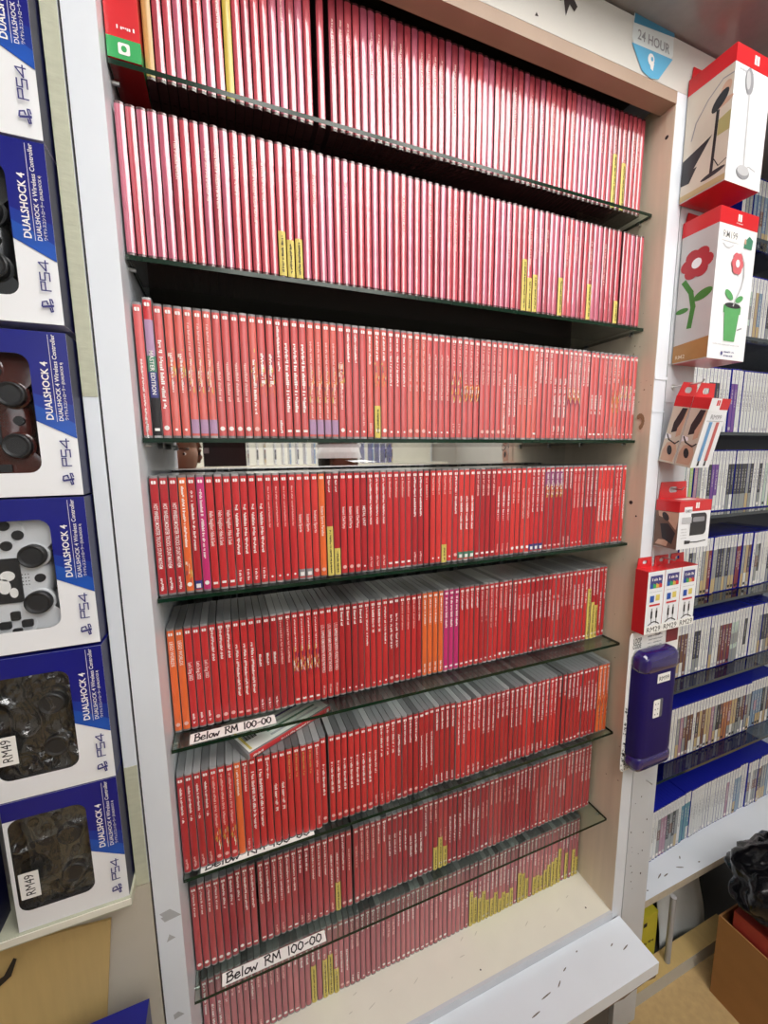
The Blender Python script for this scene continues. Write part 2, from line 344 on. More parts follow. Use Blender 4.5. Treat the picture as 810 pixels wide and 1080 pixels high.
def add_spine(mb, sp, fn=lambda p: p, simple=False):
    """printed insert: sp = colour key, title, title top z, size, accents"""
    h = sp.get('h', CH)
    add_strip(mb, .003, h-.003, REDS[sp['c']], fn=fn)
    for z0, z1, m in sp.get('patch', []): add_strip(mb, z0, z1, m, .0003, fn=fn)
    if sp.get('art'):
        r = random.Random(sp['seed']*3+1); z0, z1 = sp['art']
        for q in range(26):
            x = r.uniform(-.0046, .0036); z = (r.uniform(z0, z1)+r.uniform(z0, z1))/2; w = r.uniform(.0006, .0016); hh = r.uniform(.002, .011)
            mb.add([fn((px, -.00055-q*4e-6, pz)) for px, pz in [(x, z), (x+w, z+.001), (x+w*1.1, z+hh), (x+.0003, z+hh*.9)]], [(0, 1, 2, 3)], r.choice([M_gold, REDS['o'], M_cream, MATS['orange_insert'], REDS['p'], REDS['y']]))
    if sp.get('logo', True):                             # two rounded halves in a small white square
        zt = h-.0065
        L = [( -.0022, zt), (-.0003, zt), (-.0003, zt-.0046), (-.0022, zt-.0046), (-.0030, zt-.0038), (-.0030, zt-.0008)]
        R = [(.0004, zt), (.0022, zt), (.0030, zt-.0008), (.0030, zt-.0038), (.0022, zt-.0046), (.0004, zt-.0046)]
        for P in (L, R): mb.add([fn((x, -.0007, z)) for x, z in P], [tuple(range(6))[::-1] if P is L else tuple(range(6))[::-1]], M_text)
    t = sp.get('title')
    if t:
        zt = sp.get('top', .14); sz = sp.get('size', .0042); m = sp.get('tm', M_text)
        if isinstance(t, str): g = text_geo(t, sz*1.35, 0, sp.get('len'))
        else: g = bars_geo(t[0], sz*.75, t[1])
        xo = -sz*.42 + sp.get('dx', 0)
        # reads downwards: glyph x -> -z, glyph y -> +x
        mb.geo(g, lambda p: fn((xo + p[1], -.0007, zt - p[0])), m)
    pub = sp.get('pub')
    if pub:
        kind, m = pub
        if kind == 'disc': mb.add([fn((p[0], -.0007, p[1])) for p in ell(0, .013, .0032, .0032, 10)], [tuple(range(10))], m)
        elif kind == 'bar': mb.add([fn((p[0], -.0007, p[1])) for p in [(-.003, .009), (.003, .009), (.003, .0125), (-.003, .0125)]], [(0, 1, 2, 3)], m)
        elif kind == 'text': mb.geo(bars_geo(.017, .0034, sp['seed']), lambda p: fn((-.0018+p[1], -.0007, .026-p[0])), m)
        elif kind == 'dot': mb.add([fn((p[0], -.0007, p[1])) for p in ell(0, .011, .0018, .0018, 7)], [tuple(range(7))], m)
        elif kind == 'rate':
            add_strip(mb, .005, .017, m, .0003, fn=fn); mb.add([fn((p[0], -.0007, p[1])) for p in [(-.003, .0065), (.003, .0065), (.003, .0125), (-.003, .0125)]], [(0, 1, 2, 3)], M_text)
def tag_mesh(mb, height, seed, fn=lambda p: p):
    add_strip(mb, .0015, height, M_yel, .0008, fn=fn)
    mb.geo(bars_geo(height-.012, .0028, seed), lambda p: fn((.0013-p[1], -.0014, .006+p[0])), M_ink)

def auto_specs(n, pal, seed, kind):
    r = random.Random(seed); out = []
    while len(out) < n:
        k = r.choice([1, 2, 2, 3, 3, 4]); sd = r.randint(0, 9999)
        L = r.uniform(.03, .085); top = r.choice([.157, .157, r.uniform(.09, .14)])
        sp = dict(c=r.choice(pal), title=(L, sd), top=min(.157, max(top, L+.02)), size=r.uniform(.0036, .005), seed=sd,
                  pub=r.choice([('disc', M_text), ('bar', M_text), ('text', M_pinkt), ('text', M_text), ('dot', M_text), ('dot', M_text), None, ('disc', M_pinkt)]))
        if kind == 'smear' and r.random() < .45: sp['art'] = (r.uniform(.05, .07), r.uniform(.09, .125))
        if r.random() < .3: sp['tm'] = M_pinkt
        out += [sp]*k
    return out[:n]
def row_specs(i, n):
    if i < 2:
        r = random.Random(40+i); out = []
        for k in range(n):
            out.append(dict(c=r.choice(['w1', 'w1', 'w2', 'w2', 'w3']), logo=False, title=(r.uniform(.03, .08), r.randint(0, 999)) if r.random() < .3 else None, tm=M_pinkt, top=.14, size=.003, seed=k, wrap=True))
        if i == 0: out[0].update(c='t', logo=False, title=None); out[8 if n > 8 else 0].update()
        return out
    L = auto_specs(n, {2: ['f', 'f', 'g', 'f'], 3: ['a', 'a', 'c', 'b', 'a'], 4: ['a', 'b', 'b', 'a'], 5: ['b', 'b', 'a'], 6: ['h', 'h', 'i'], 7: ['j', 'j', 'k']}[i], 100+i*3, 'smear' if i == 2 else '')
    def S(a, b, **k):
        d = dict(c='a', seed=a, logo=True); d.update(k)
        for q in range(a, min(b, n)): L[q] = d
    if i == 2:
        S(0, 1, c='f', title=(.10, 3), top=.10, size=.003, pub=('text', M_text))
        S(1, 2, c='a', h=.177, title='MASTER EDITION', top=.112, len=.056, size=.0052, patch=[(.003, .052, M_ink), (.052, .085, M_navy), (.085, .105, M_teal), (.105, .150, M_lil)], pub=('bar', M_paper))
        S(2, 3, c='f', title=(.085, 5), top=.125, size=.0055, pub=('disc', M_text)); S(3, 5, c='g', title=(.05, 8), top=.11, size=.003, art=(.06,.115), pub=('dot', M_text))
        S(5, 8, c='g', title=(.08, 9), top=.15, size=.0036, tm=M_pinkt, art=(.045,.11), patch=[(.006, .025, M_lil)])
        S(8, 12, c='f', title=(.055, 14), top=.105, size=.005, tm=M_pinkt, pub=('disc', M_text)); S(16, 19, c='f', title=(.095, 21), top=.135, size=.0058, pub=('bar', M_text))
        S(19, 23, c='g', title=(.11, 22), top=.14, size=.0036, tm=M_pinkt, art=(.05,.105), patch=[(.006, .028, M_lil)])
    if i == 3:
        S(0, 3, title='HOT WHEELS MONSTER TRUCKS: STUNT MAYHEM', top=.132, len=.092, size=.0052, pub=('text', M_text), c='b')
        S(3, 4, c='o', title=(.092, 31), top=.158, size=.0044, tm=M_paper, art=(.006, .05), pub=('disc', M_paper)); S(4, 5, title=(.088, 32), top=.150, size=.0044, c='b', pub=('rate', M_navy))
        S(5, 6, c='m', title=(.100, 33), top=.150, size=.0046, pub=('disc', M_text)); S(6, 9, title='Hello Neighbor: Hide & Seek', top=.118, len=.052, size=.0052, c='a', pub=('bar', M_text))
        S(9, 13, title=(.075, 34), top=.125, size=.0052, pub=('text', M_text)); S(13, 17, title=(.062, 35), top=.150, size=.003, tm=M_pinkt, c='a', pub=('dot', M_text))
        S(17, 19, title='Instant Sports', top=.105, len=.028, size=.0046, c='c', pub=('rate', M_greyp)); S(19, 20, title='Instant Sports', top=.110, len=.036, size=.0044, c='c', pub=('disc', M_pinkt))
        S(20, 21, c='o', title='Instant Sports Paradise', top=.116, len=.048, size=.0044, pub=('disc', M_pinkt)); S(21, 23, title=(.018, 36), top=.157, size=.004, c='b', pub=None)
        S(23, 26, c='a', title='Instant Chef Party', top=.113, len=.036, size=.0046, pub=('disc', M_pinkt)); S(26, 27, c='b', title='METAL UNIT', top=.113, len=.034, size=.0046, pub=('dot', M_text))
        S(42, 45, title=(.06, 38), top=.12, size=.005, c='c', pub=('rate', M_teal)); S(56, 59, title=(.075, 39), top=.158, size=.004, pub=('rate', M_navy)); S(59, 63, c='b', title=(.04, 41), top=.155, patch=[(.13, .16, mat('dusky_plum', (.30, .05, .16), .4))], art=(.10, .13), size=.005, pub=('bar', M_pinkt))
    if i == 4:
        S(0, 2, c='o', title='LEGO WORLDS', top=.150, len=.040, size=.0050, pub=('disc', M_pinkt)); S(2, 5, c='a', title="Let's Sing 2022", top=.112, len=.030, size=.0050, pub=('text', M_text))
        S(5, 8, c='a', title=(.052, 51), top=.158, size=.0048, pub=('disc', M_pinkt)); S(8, 11, title=(.088, 52), top=.128, size=.0052, pub=('bar', M_pinkt))
        S(11, 14, c='b', title=(.02, 53), top=.105, size=.0048, tm=M_text, pub=('text', M_text)); S(16, 20, c='a', title=(.056, 54), top=.155, size=.003, pub=('bar', M_text), art=(.05, .10))
        S(20, 23, title='L.O.L. SURPRISE! REMIX EDITION: WE RULE THE WORLD', top=.138, len=.088, size=.0054, c='a', pub=('text', M_pinkt)); S(23, 27, title=(.026, 55), top=.158, size=.0052, c='b', pub=('dot', M_text))
        S(37, 41, c='o', title=(.05, 56), top=.155, size=.003, pub=('text', M_text)); S(41, 44, c='m', title=(.062, 57), top=.155, size=.0056, pub=('bar', M_text))
    if i == 5:
        S(0, 4, c='b', title=(.06, 61), top=.150, size=.0042, pub=('text', M_pinkt)); S(4, 7, title=(.09, 62), top=.155, size=.0046, tm=M_pinkt, art=(.02, .06), pub=('disc', M_pinkt)); S(7, 8, c='o', title=(.045, 63), top=.155, size=.004)
        S(9, 11, title=(.105, 64), top=.145, size=.0058); S(12, 14, title=(.05, 65), top=.112, size=.0056); S(14, 18, title=(.045, 66), top=.158, size=.0038, tm=MATS['tan_insert']); S(19, 27, title=(.06, 67), top=.120, size=.0050, pub=('disc', M_pinkt))
        S(n-3, n, c='o', title=(.06, 68), top=.155, art=(.02, .10))
    return L
# yellow price stickers: row -> {x of the case: sticker top height}, read off the place
TAGPX = {0: [(647,162),(657,172)], 1: [(297,244),(306.7,253),(316,252),(553,273),(559,293),(565,290),(591,293),(622,300),(651,318)], 2: [(395,428)], 3: [(348.6,555),(357.5,578),(469,574)],
 4: [(621,621),(625,635),(629,638)], 5: [], 6: [(355,931),(460.5,893),(466.7,882),(472,891)],
 7: [(333,1018),(340,1013),(346,1008),(352,1022)] + [(420+x/2.893, 840+y/2.893) for x, y in [(222,290),(232,310),(245,310),(258,290),(271,315),(283,310),(297,292),(308,310),(320,292),(332,295),(343,280),(366,235),(378,237),(390,250),(416,245),(427,240),(440,240),(452,222),(465,205),(476,195),(487,185),(498,158),(515,172),(537,160),(551,180)]]}
ROWC = [.046, .033, .034, .0417, .0706, .0426, .0741, .100]
PITCHX = .0116
def hit_y(px, py, y):
    d = FWD + RT*((px-405)/F) + UP*((540-py)/F); t = (y-CY)/d.y
    return CX + d.x*t, CZ + d.z*t
slots = []                                               # every red case of the cabinet
for i in range(8):
    z = SZ[i] if i < 7 else ZB
    z += .0002
    x = .0078; k = 0; rr = random.Random(i)
    if i == 0: x = .044
    lst = []
    while x + .0058 < W - .004:
        if i == 0 and (abs(x-.2503) < .006 or abs(x-.2708) < .006): x += .0062; 
        y = ROWC[i] + rr.uniform(-.0009, .0009)
        if i == 5: y += (-.004 if k < 19 else (.003 if 36 <= k < 42 else 0))
        if i == 6: y += (-.003 if k < 6 else 0)
        lst.append([i, k, x, y, z]); x += PITCHX; k += 1
        if i == 1 and k == 72: x += .004
        if i == 5 and k in (20, 65): x += .003
        if i == 6 and k in (9, 24): x += .003
    sps = row_specs(i, len(lst))
    if i == 0:
        for e in lst:
            if abs(e[2]-.1417) < .006: sps[e[1]] = dict(c='y', logo=False, seed=1, wrap=True)
    tags = {}
    for px, py in TAGPX[i]:
        xx, zz = hit_y(px, py, ROWC[i]); b = min(lst, key=lambda e: abs(e[2]-xx) + (1 if e[1] in tags else 0)); tags[b[1]] = max(.02, min(.125, zz - z))
    for e, spn in zip(lst, sps): slots.append(dict(row=i, k=e[1], x=e[2], y=e[3], z=e[4], sp=spn, tag=tags.get(e[1])))
def area(s):
    w = .011; p = [project((s['x']+a, s['y'], s['z']+b)) for a, b in ((-w/2, 0), (w/2, 0), (w/2, CH), (-w/2, CH))]
    xs = [q[0] for q in p]; ys = [min(1080, max(0, q[1])) for q in p]
    return (xs[1]-xs[0])*max(0, (ys[0]-ys[3]))
slots.sort(key=lambda s: -area(s))
near, far = slots[:299], slots[299:]
shell_me = {}
def shell_mesh(wrap, h, v):
    if (wrap, h, v) not in shell_me:
        mb = MB(); add_shell(mb, M_wrap if wrap else M_shells[v], h); shell_me[(wrap, h, v)] = mb.mesh('case_shell')
    return shell_me[(wrap, h, v)]
spine_me = {}
def spine_mesh(sp):
    if id(sp) not in spine_me:
        mb = MB(); add_spine(mb, sp); spine_me[id(sp)] = (mb.mesh('spine_insert'), sp)
    return spine_me[id(sp)][0]
SHN = ['top glass shelf', 'second glass shelf', 'third glass shelf', 'fourth glass shelf', 'fifth glass shelf', 'sixth glass shelf', 'lowest glass shelf', 'cabinet floor']
COLN = {'a': 'red', 'b': 'deep red', 'c': 'bright red', 'o': 'orange', 'm': 'magenta', 'p': 'plum', 't': 'tan', 'y': 'ochre', 'w1': 'wrapped red', 'w2': 'wrapped pink', 'w3': 'wrapped dark red', 'f': 'pale red', 'g': 'pale red', 'h': 'red', 'i': 'deep red', 'j': 'faded red', 'k': 'faded red'}
near.sort(key=lambda s: (s['row'], s['k']))
for s in near:
    sp = s['sp']; o = empty('game_case', (s['x'], s['y'], s['z']), (0, rnd.uniform(-.0016, .0016), 0)); inst('case_shell', shell_mesh(bool(sp.get('wrap')), sp.get('h', CH), rnd.choice([0, 0, 1, 2])), o)
    extra = ', yellow sticker' if s['tag'] else (', purple and black band' if sp.get('h') else '')
    n = s['k'] + 1 + (1 if s['row'] == 0 else 0)
    tag(o, '%s game case%s, %s from left on the %s' % (COLN[sp['c']], extra, ordinal(n), SHN[s['row']]), 'game case', 'red game cases on the %s' % SHN[s['row']])
    inst('spine_insert', spine_mesh(sp), o)
    if s['tag']:
        mb = MB(); tag_mesh(mb, s['tag'], s['k']); t = mb.obj('price_sticker', o); t['label'] = 'yellow price sticker with handwriting'
mb = MB()
for s in far:
    fn = lambda p, s=s: (s['x']+p[0], s['y']+p[1], s['z']+p[2])
    add_shell(mb, M_wrap if s['sp'].get('wrap') else rnd.choice([M_shells[0], M_shells[0], M_shells[1], M_shells[2]]), CH, fn)
    sp = dict(s['sp']);
    if isinstance(sp.get('title'), str): sp['title'] = (.05, 1)
    if sp.get('size', 1) < .0036: sp['size'] = .0036
    add_spine(mb, sp, fn)
    if s['tag']: tag_mesh(mb, s['tag'], s['k'], fn)
tag(mb.obj('game_cases'), 'tightly packed red game cases filling the right-hand half of every cabinet row', 'game cases', kind='stuff')

# thick red and green box at the head of the top row
rb = empty('game_box', (.0195, .030, SZ[0]+.0002)); tag(rb, 'thick red box with a green foot at the left end of the top shelf', 'box')
MB().box(-.0175, .0175, 0, .12, 0, .172, M_red).obj('carton', rb, bevel=.0008)
g = MB(); g.box(-.0176, .0176, -.0004, .119, .0002, .022, M_green)
g.frontpoly(rrect(-.006, .006, .005, .017, .002), -.0008, M_text); g.frontpoly(ell(0, .011, .003, .0035, 10), -.0010, M_green); g.obj('green_band', rb)
MB().geo(bars_geo(.017, .004, 77), lambda p: (-.006+p[0], -.0006, .031+p[1]), M_text).obj('lettering', rb)

# game case lying across the sixth row, face down
fc = empty('game_case', (.107, .030, SZ[5]+.1708), (0, 0, 0))
tag(fc, 'red game case lying flat on top of the sixth row, barcode side up', 'game case')
ang = math.atan2(.089, .176); dx, dy = math.cos(ang), math.sin(ang)
def lie(p): # local case: x thickness -> up, z height -> along the spine direction, y depth -> sideways
    return (dx*p[2] - dy*p[1], dy*p[2] + dx*p[1], .0056 + p[0])
m1 = MB(); add_shell(m1, M_shell, CH, lie); m1.obj('case_shell', fc)
m1 = MB(); add_spine(m1, dict(c='a', title=(.06, 4), top=.12, seed=3, pub=('text', M_text)), lie); m1.obj('spine_insert', fc)
m1 = MB()
def flat(pts, z, m): m1.add([lie((z, p[1], p[0])) for p in pts], [tuple(range(len(pts)))], m)
flat([(.004, .004), (.166, .004), (.166, .10), (.004, .10)][::-1], .0058, M_paper)
for k in range(13): flat([(.012+k*.0017, .03), (.0128+k*.0017+.0004*(k % 3), .03), (.0128+k*.0017+.0004*(k % 3), .05), (.012+k*.0017, .05)][::-1], .0061, M_ink)
for k in range(5): flat([(.05, .012+k*.012), (.15, .012+k*.012), (.15, .017+k*.012), (.05, .017+k*.012)][::-1], .0061, [M_lgreyp, M_teal, M_lgreyp, M_navy, M_lgreyp][k])
flat([(.008, .008), (.012, .008), (.012, .08), (.008, .08)][::-1], .0061, M_yel)
m1.obj('back_cover', fc)

# ------------------------------------------------------------------ handwritten price signs
STROKES = {
 'B': [[(.1,0),(.15,1)], [(.05,.95),(.5,1),(.6,.8),(.5,.6),(.15,.52)], [(.15,.52),(.6,.45),(.68,.2),(.5,.02),(.05,0)]],
 'e': [[(.05,.28),(.5,.36),(.45,.55),(.25,.6),(.06,.4),(.1,.08),(.3,0),(.55,.12)]], 'l': [[(.15,0),(.2,1)]],
 'o': [[(.3,.58),(.08,.4),(.1,.1),(.32,0),(.52,.2),(.5,.48),(.3,.58)]], 'w': [[(.02,.55),(.12,.02),(.32,.4),(.46,.02),(.68,.6)]],
 'R': [[(.08,0),(.14,1)], [(.02,.95),(.5,1),(.6,.78),(.45,.56),(.14,.5)], [(.3,.5),(.68,0)]], 'M': [[(.02,0),(.12,.95),(.4,.3),(.7,.98),(.76,0)]],
 '1': [[(.2,0),(.24,1)]], '0': [[(.32,.95),(.08,.65),(.06,.25),(.28,0),(.55,.25),(.58,.7),(.32,.95)]], '-': [[(.1,.45),(.45,.5)]], ' ': []}
ADV = {'B': .75, 'e': .6, 'l': .32, 'o': .6, 'w': .8, 'R': .78, 'M': .9, '1': .42, '0': .68, '-': .55, ' ': .55}
def sign(label, x, y, z, L, D, rot, text='Below RM 100-00'):
    o = empty('price_sign', (x, y, z), (0, 0, rot)); tag(o, label, 'sign', 'handwritten price signs on the glass shelves')
    MB().box(0, L, 0, D, 0, .0006, M_paper).obj('paper_strip', o)
    mb = MB(); tot = sum(ADV[c] for c in text); s = (L-.012)/tot; hh = D*.72; cx = .006
    for c in text:
        for st_ in STROKES[c]:
            for q in thick([(cx+p[0]*s, D*.14 + p[1]*hh + (.10*(p[0])*s)) for p in st_], .0022):
                a = sum(q[i][0]*q[(i+1) % 4][1]-q[(i+1) % 4][0]*q[i][1] for i in range(4)); q = q if a > 0 else q[::-1]
                mb.add([(p[0], p[1], .0010+len(mb.f)*2e-6) for p in q], [(0, 1, 2, 3)], M_ink)
        cx += ADV[c]*s
    mb.obj('handwriting', o)
sign('white price strip in black handwriting, uncovered, under the LEGO cases on the fifth shelf', .0255, .0335, SZ[4]-.0004, .127, .024, .02)
sign('white price strip half hidden under the front of the sixth row of cases', .026, .0315, SZ[5]-.0004, .18, .017, 0)
sign('large white price strip in black handwriting on the lowest glass shelf', .0435, .0345, SZ[6]-.0004, .177, .0185, 0)

# ------------------------------------------------------------------ left: stacked controller boxes
LX = -.0535
struct('trim_2', MB().box(-.0515, -.0355, 0, .018, .9, 2.152, M_white))
for z0, z1, lb_ in ((1.572, 2.15, 'long yellowed masking tape on the strip beside the upper controller boxes'), (.901, 1.085, 'short yellowed masking tape on the strip beside the lowest controller box')):
    tag(MB().box(-.0512, -.0358, -.0009, -.0001, z0, z1, M_tape).obj('masking_tape'), lb_, 'tape')
struct('wall_niche', MB().box(-.6, -.034, .05, .06, .25, 2.152, M_wallw))
sh = empty('box_shelf', (-.3, 0, .9185)); tag(sh, 'cream taped shelf edge carrying the stack of controller boxes', 'shelf')
MB().box(-.3, .249, -.031, .05, -.013, 0, M_tape).obj('board', sh, bevel=.001)
MB().box(-.3, .249, -.0325, -.031, -.010, -.001, M_cream).obj('tape_strip', sh)
struct('wall_lower', MB().box(-.6, -.0355, .0, .012, .25, .899, mat('grey_beige_panel', (.50, .46, .38), .6, noise=.14, nscale=6)))

BW, BH, BD = .118, .177, .070
WIN = rrect(.004, BW-.0355, .026, .153, .012)
def mirror_pts(p): return p
def make_box(light=True):
    r = empty('controller_box')
    mb = MB(); mb.box(0, BW, .0, BD, 0, BH, M_blue, faces={'f': None, 'k': M_blue, 't': M_blue, 'b': M_boxw, 'l': M_side, 'r': M_side})
    fill_hole(mb, [(0, 0), (BW, 0), (BW, BH), (0, BH)], [WIN], 0, M_boxw)
    # inner liner
    mb.box(.001, BW-.034, .002, .062, .022, .157, M_blue, faces={'f': None, 'k': M_darkp, 'l': M_darkp, 'r': M_darkp, 't': M_darkp, 'b': M_darkp})
    mb.obj('carton', r)
    # printed artwork: blue field round the window, cut by a diagonal
    wx = BW-.0355; arc = [p for p in WIN if p[0] > BW*.4 and p[1] > .08]
    arc.sort(key=lambda p: -p[1] if p[0] > wx-.0125 else -9); 
    corner = [p for p in rrect(.004, wx, .026, .153, .012)[:6]]           # right edge up round to the top
    ar = MB(); ar.frontpoly([(0, .153), (wx-.012, .153), (wx-.012, BH), (0, BH)], -.0004, M_blue)
    ar.frontpoly([(wx, .0825), (BW, .0635), (BW, BH), (wx, BH)], -.0004, M_blue)
    for (ax, az), (cx_, cz_) in zip(corner[:-1], corner[1:]): ar.frontpoly([(ax, az), (ax, BH), (cx_, BH), (cx_, cz_)], -.0004, M_blue)
    ar.frontpoly([(BW, .0635), (BW, .100), (wx+.0005, .112), (wx+.0005, .0825)], -.0006, M_mblue)
    ar.frontpoly([(BW, .0635), (BW, .080), (BW-.018, .091), (wx+.0005, .100), (wx+.0005, .0825)], -.0007, M_lblue)
    ar.obj('blue_print', r)
    lt = MB(); up = lambda bx, bz: (lambda p: (bx-p[1], -.0008, bz+p[0]))
    lt.geo(text_geo('DUALSHOCK 4', .0092, 0, .062, .022), up(BW-.0195, .0835), M_text)
    lt.frontpoly([(BW-.0165, .082), (BW-.0161, .082), (BW-.0161, .174), (BW-.0165, .174)], -.0008, M_text)
    lt.geo(text_geo('DUALSHOCK 4 Wireless Controller', .0056, 0, .092), up(BW-.0105, .0825), M_text)
    lt.geo(text_geo('ワイヤレスコントローラー (DUALSHOCK 4)', .0036, 0, .062), up(BW-.0058, .0835), M_text)
    # PS4 mark, square-cut letters
    B = lambda x, z: (BW-.0075-x*1.1, .032+z*1.22)
    for st_ in ([(0,0),(0,0)], [(0,.001),(.0075,.001),(.0075,.008),(.0042,.008),(.0042,.001)], [(0,.009),(0,.0155),(.0037,.0155),(.0037,.0095),(.0075,.0095),(.0075,.0155)], [(0,.0235),(.0075,.0235),(.0022,.017),(.0022,.0255)]):
        for q in thick([B(a, b) for a, b in st_], .00125): lt.frontpoly(q, -.0008, M_navy)
    S = lambda x, z: (BW-.0065-x, .011+z)
    lt.frontpoly([S(a, b) for a, b in [(0,.006),(.0105,.0045),(.0105,.0065),(.0,.0085)]], -.0009, M_navy)
    for q in thick([S(a, b) for a, b in [(.0105,.006),(.0098,.0105),(.006,.0115),(.0052,.0085)]], .0014): lt.frontpoly(q, -.0009, M_navy)
    for q in thick([S(a, b) for a, b in [(.0035,.0045),(.0028,.001),(.0012,.0015),(.0022,.0075),(.0032,.0135),(.0014,.0135),(.0006,.010)]], .0013): lt.frontpoly(q, -.0009, M_navy)
    lt.obj('lettering', r)
    return r
def copy_tree(o, parent=None):
    c = o.copy(); COL.objects.link(c); c.parent = parent
    for ch in list(o.children): copy_tree(ch, c)
    return c
def film(parent, wrinkle):
    mb = MB(); n, m = (44, 60) if wrinkle else (2, 2); vs = []; fs = []
    from mathutils import noise as NZ
    for i in range(n+1):
        for j in range(m+1):
            u, v = i/n, j/m; d = 0
            if wrinkle:
                p = Vector((u*2.3+v*1.1, v*3.0-u*.8, wrinkle*5.0)); d = .0075*(1-abs(NZ.noise(p*1.3)))**3 + .0022*(1-abs(NZ.noise(p*3.5)))**4
            vs.append((.003+(BW-.038)*u, .0095 - d if wrinkle else .0008, .025+.129*v))
    for i in range(n):
        for j in range(m): fs.append((i*(m+1)+j, (i+1)*(m+1)+j, (i+1)*(m+1)+j+1, i*(m+1)+j+1))
    return mb.add(vs, fs, clear('wrinkled_film', (.92, .95, .96), .13, .08) if wrinkle else clear('flat_film', (.96, .97, .98), .02, .04)).obj('window_film', parent, bool(wrinkle))
def make_controller(body, dark, light=False, cam_=None):
    """lies on its left side; upright x -> z, upright y -> -x"""
    r = empty('game_controller')
    T = lambda x, y, d: (-y, -d, x)                       # d = towards the viewer
    half = [(0, .030), (.030, .031), (.046, .036), (.062, .035), (.074, .024), (.080, .002), (.081, -.030), (.077, -.052), (.068, -.060), (.058, -.056), (.049, -.036), (.040, -.022), (.026, -.024), (.014, -.030), (0, -.030)]
    out = [(-x, y) for x, y in half[::-1]][:-1] + half[:-1]
    lay = [(.80, -.024), (.94, -.018), (1, -.006), (1, .002), (.96, .008), (.86, .0115), (.60, .013)]
    vs = []; fs = []; n = len(out)
    for s_, d in lay:
        for x, y in out: vs.append(T(x*s_ + (math.copysign(.004, x)*(1-s_) if x else 0), y*s_, d))
    for a in range(len(lay)-1):
        for k in range(n): fs.append((a*n+k, a*n+(k+1) % n, (a+1)*n+(k+1) % n, (a+1)*n+k))
    mb = MB(); mb.add(vs, fs, body)
    c = len(mb.v); mb.v.append(T(0, 0, .0132)); k0 = (len(lay)-1)*n
    for k in range(n): mb.f.append((k0+k, k0+(k+1) % n, c)); mb.m.append(0)
    c = len(mb.v); mb.v.append(T(0, 0, -.024))
    for k in range(n): mb.f.append(((k+1) % n, k, c)); mb.m.append(0)
    o = mb.obj('body', r, smooth=True); s_ = o.modifiers.new('sub', 'SUBSURF'); s_.levels = 1; s_.render_levels = 2
    def disc(name, x, y, rad, d0, d1, m, n=20, dish=0):
        mb = MB(); vs = []; prof = [(rad, d0), (rad, d1-.001), (rad*.9, d1), (rad*.7, d1-dish), (0.0001, d1-dish)]; fs = []
        for rr, d in prof:
            for k in range(n): a = 2*PI*k/n; vs.append(T(x+rr*math.cos(a), y+rr*math.sin(a), d))
        for a in range(len(prof)-1):
            for k in range(n): fs.append((a*n+k, a*n+(k+1) % n, (a+1)*n+(k+1) % n, (a+1)*n+k))
        mb.add(vs, fs, m); return mb.obj(name, r)
    for sx in (-1, 1):
        disc('stick_well', sx*.0275, -.018, .0155, .008, .0135, body, 24)
        disc('thumb_stick', sx*.0275, -.018, .0132, .0125, .0215, dark, 22, .0012)
        disc('button_plate', sx*.052, .006, .0205, .006, .0128, body, 24)
    for a, b in ((.0115, 0), (-.0115, 0), (0, .0115), (0, -.0115)):
        disc('face_button', .052+a, .006+b, .0056, .012, .0152, dark, 14)
        mb = MB(); P = rrect(-.0043, .0043, -.0056, .0050, .0016, 2); fs = [tuple(range(len(P)))]
        rot = math.atan2(b, a) + PI/2
        pts = [(-.052 + a*.86 + p[0]*math.cos(rot)-p[1]*math.sin(rot), .006 + b*.86 + p[0]*math.sin(rot)+p[1]*math.cos(rot)) for p in P]
        mb.add([T(x, y, .0155) for x, y in pts] + [T(x, y, .0120) for x, y in pts], [tuple(range(len(P)))] + [(i, len(P)+i, len(P)+(i+1) % len(P), (i+1) % len(P)) for i in range(len(P))], dark); mb.obj('direction_key', r)
    mb = MB(); P = rrect(-.026, .026, -.004, .026, .003, 3); n = len(P)
    mb.add([T(x, y, .0150) for x, y in P] + [T(x, y, .011) for x, y in P], [tuple(range(n))] + [(i, n+i, n+(i+1) % n, (i+1) % n) for i in range(n)], dark)
    if light:
        for cx, cy, rx, ry in ((-.006, .012, .009, .006), (.006, .008, .006, .007), (-.014, .004, .006, .004), (.012, .018, .005, .003), (-.002, .020, .004, .003)):
            mb.add([T(p[0], p[1], .0153) for p in ell(cx, cy, rx, ry, 14)], [tuple(range(14))], M_paper)
    mb.obj('touchpad', r)
    disc('home_button', 0, -.0205, .0052, .010, .0140, dark, 14)
    mb = MB()
    for a in range(4):
        for b in range(3): mb.add([T(-.006+a*.004+p[0], -.0105+b*.0028+p[1], .0139) for p in ell(0, 0, .0007, .0007, 6)], [tuple(range(6))], M_ink)
    mb.obj('speaker_holes', r)
    return r
M_cw = mat('white_controller_plastic', (.74, .75, .77), .35); M_ck = mat('black_rubber', (.02, .02, .022), .45)
M_cr = mat('smoky_red_controller_plastic', (.07, .015, .012), .15, coat=.6); M_cb = mat('black_controller_plastic', (.025, .026, .028), .35, coat=.3, noise=.3, nscale=30)
M_camo = mat('grey_camouflage_plastic', (.09, .085, .075), .4, noise=.8, nscale=35)
b0 = make_box()
BZ = [1.8232, 1.6432, 1.4580, 1.2785, 1.0970, .9187]
BL = ['blue controller box at the top of the left stack, cut off by the frame', 'blue controller box second from the top of the left stack', 'blue and white box showing a smoky red controller',
      'blue and white box showing a white controller with black sticks', 'blue box with wrinkled film and price label, second from the bottom of the stack', 'blue box with wrinkled film and price label at the bottom of the left stack']
CLB = ['black controller inside the topmost box of the left stack', 'black controller inside the second box from the top', 'smoky dark red controller seen through the box window', 'white controller with black sticks and keys inside its box', 'dark controller behind wrinkled film in the box second from bottom', 'dark camouflage controller behind wrinkled film in the lowest box']
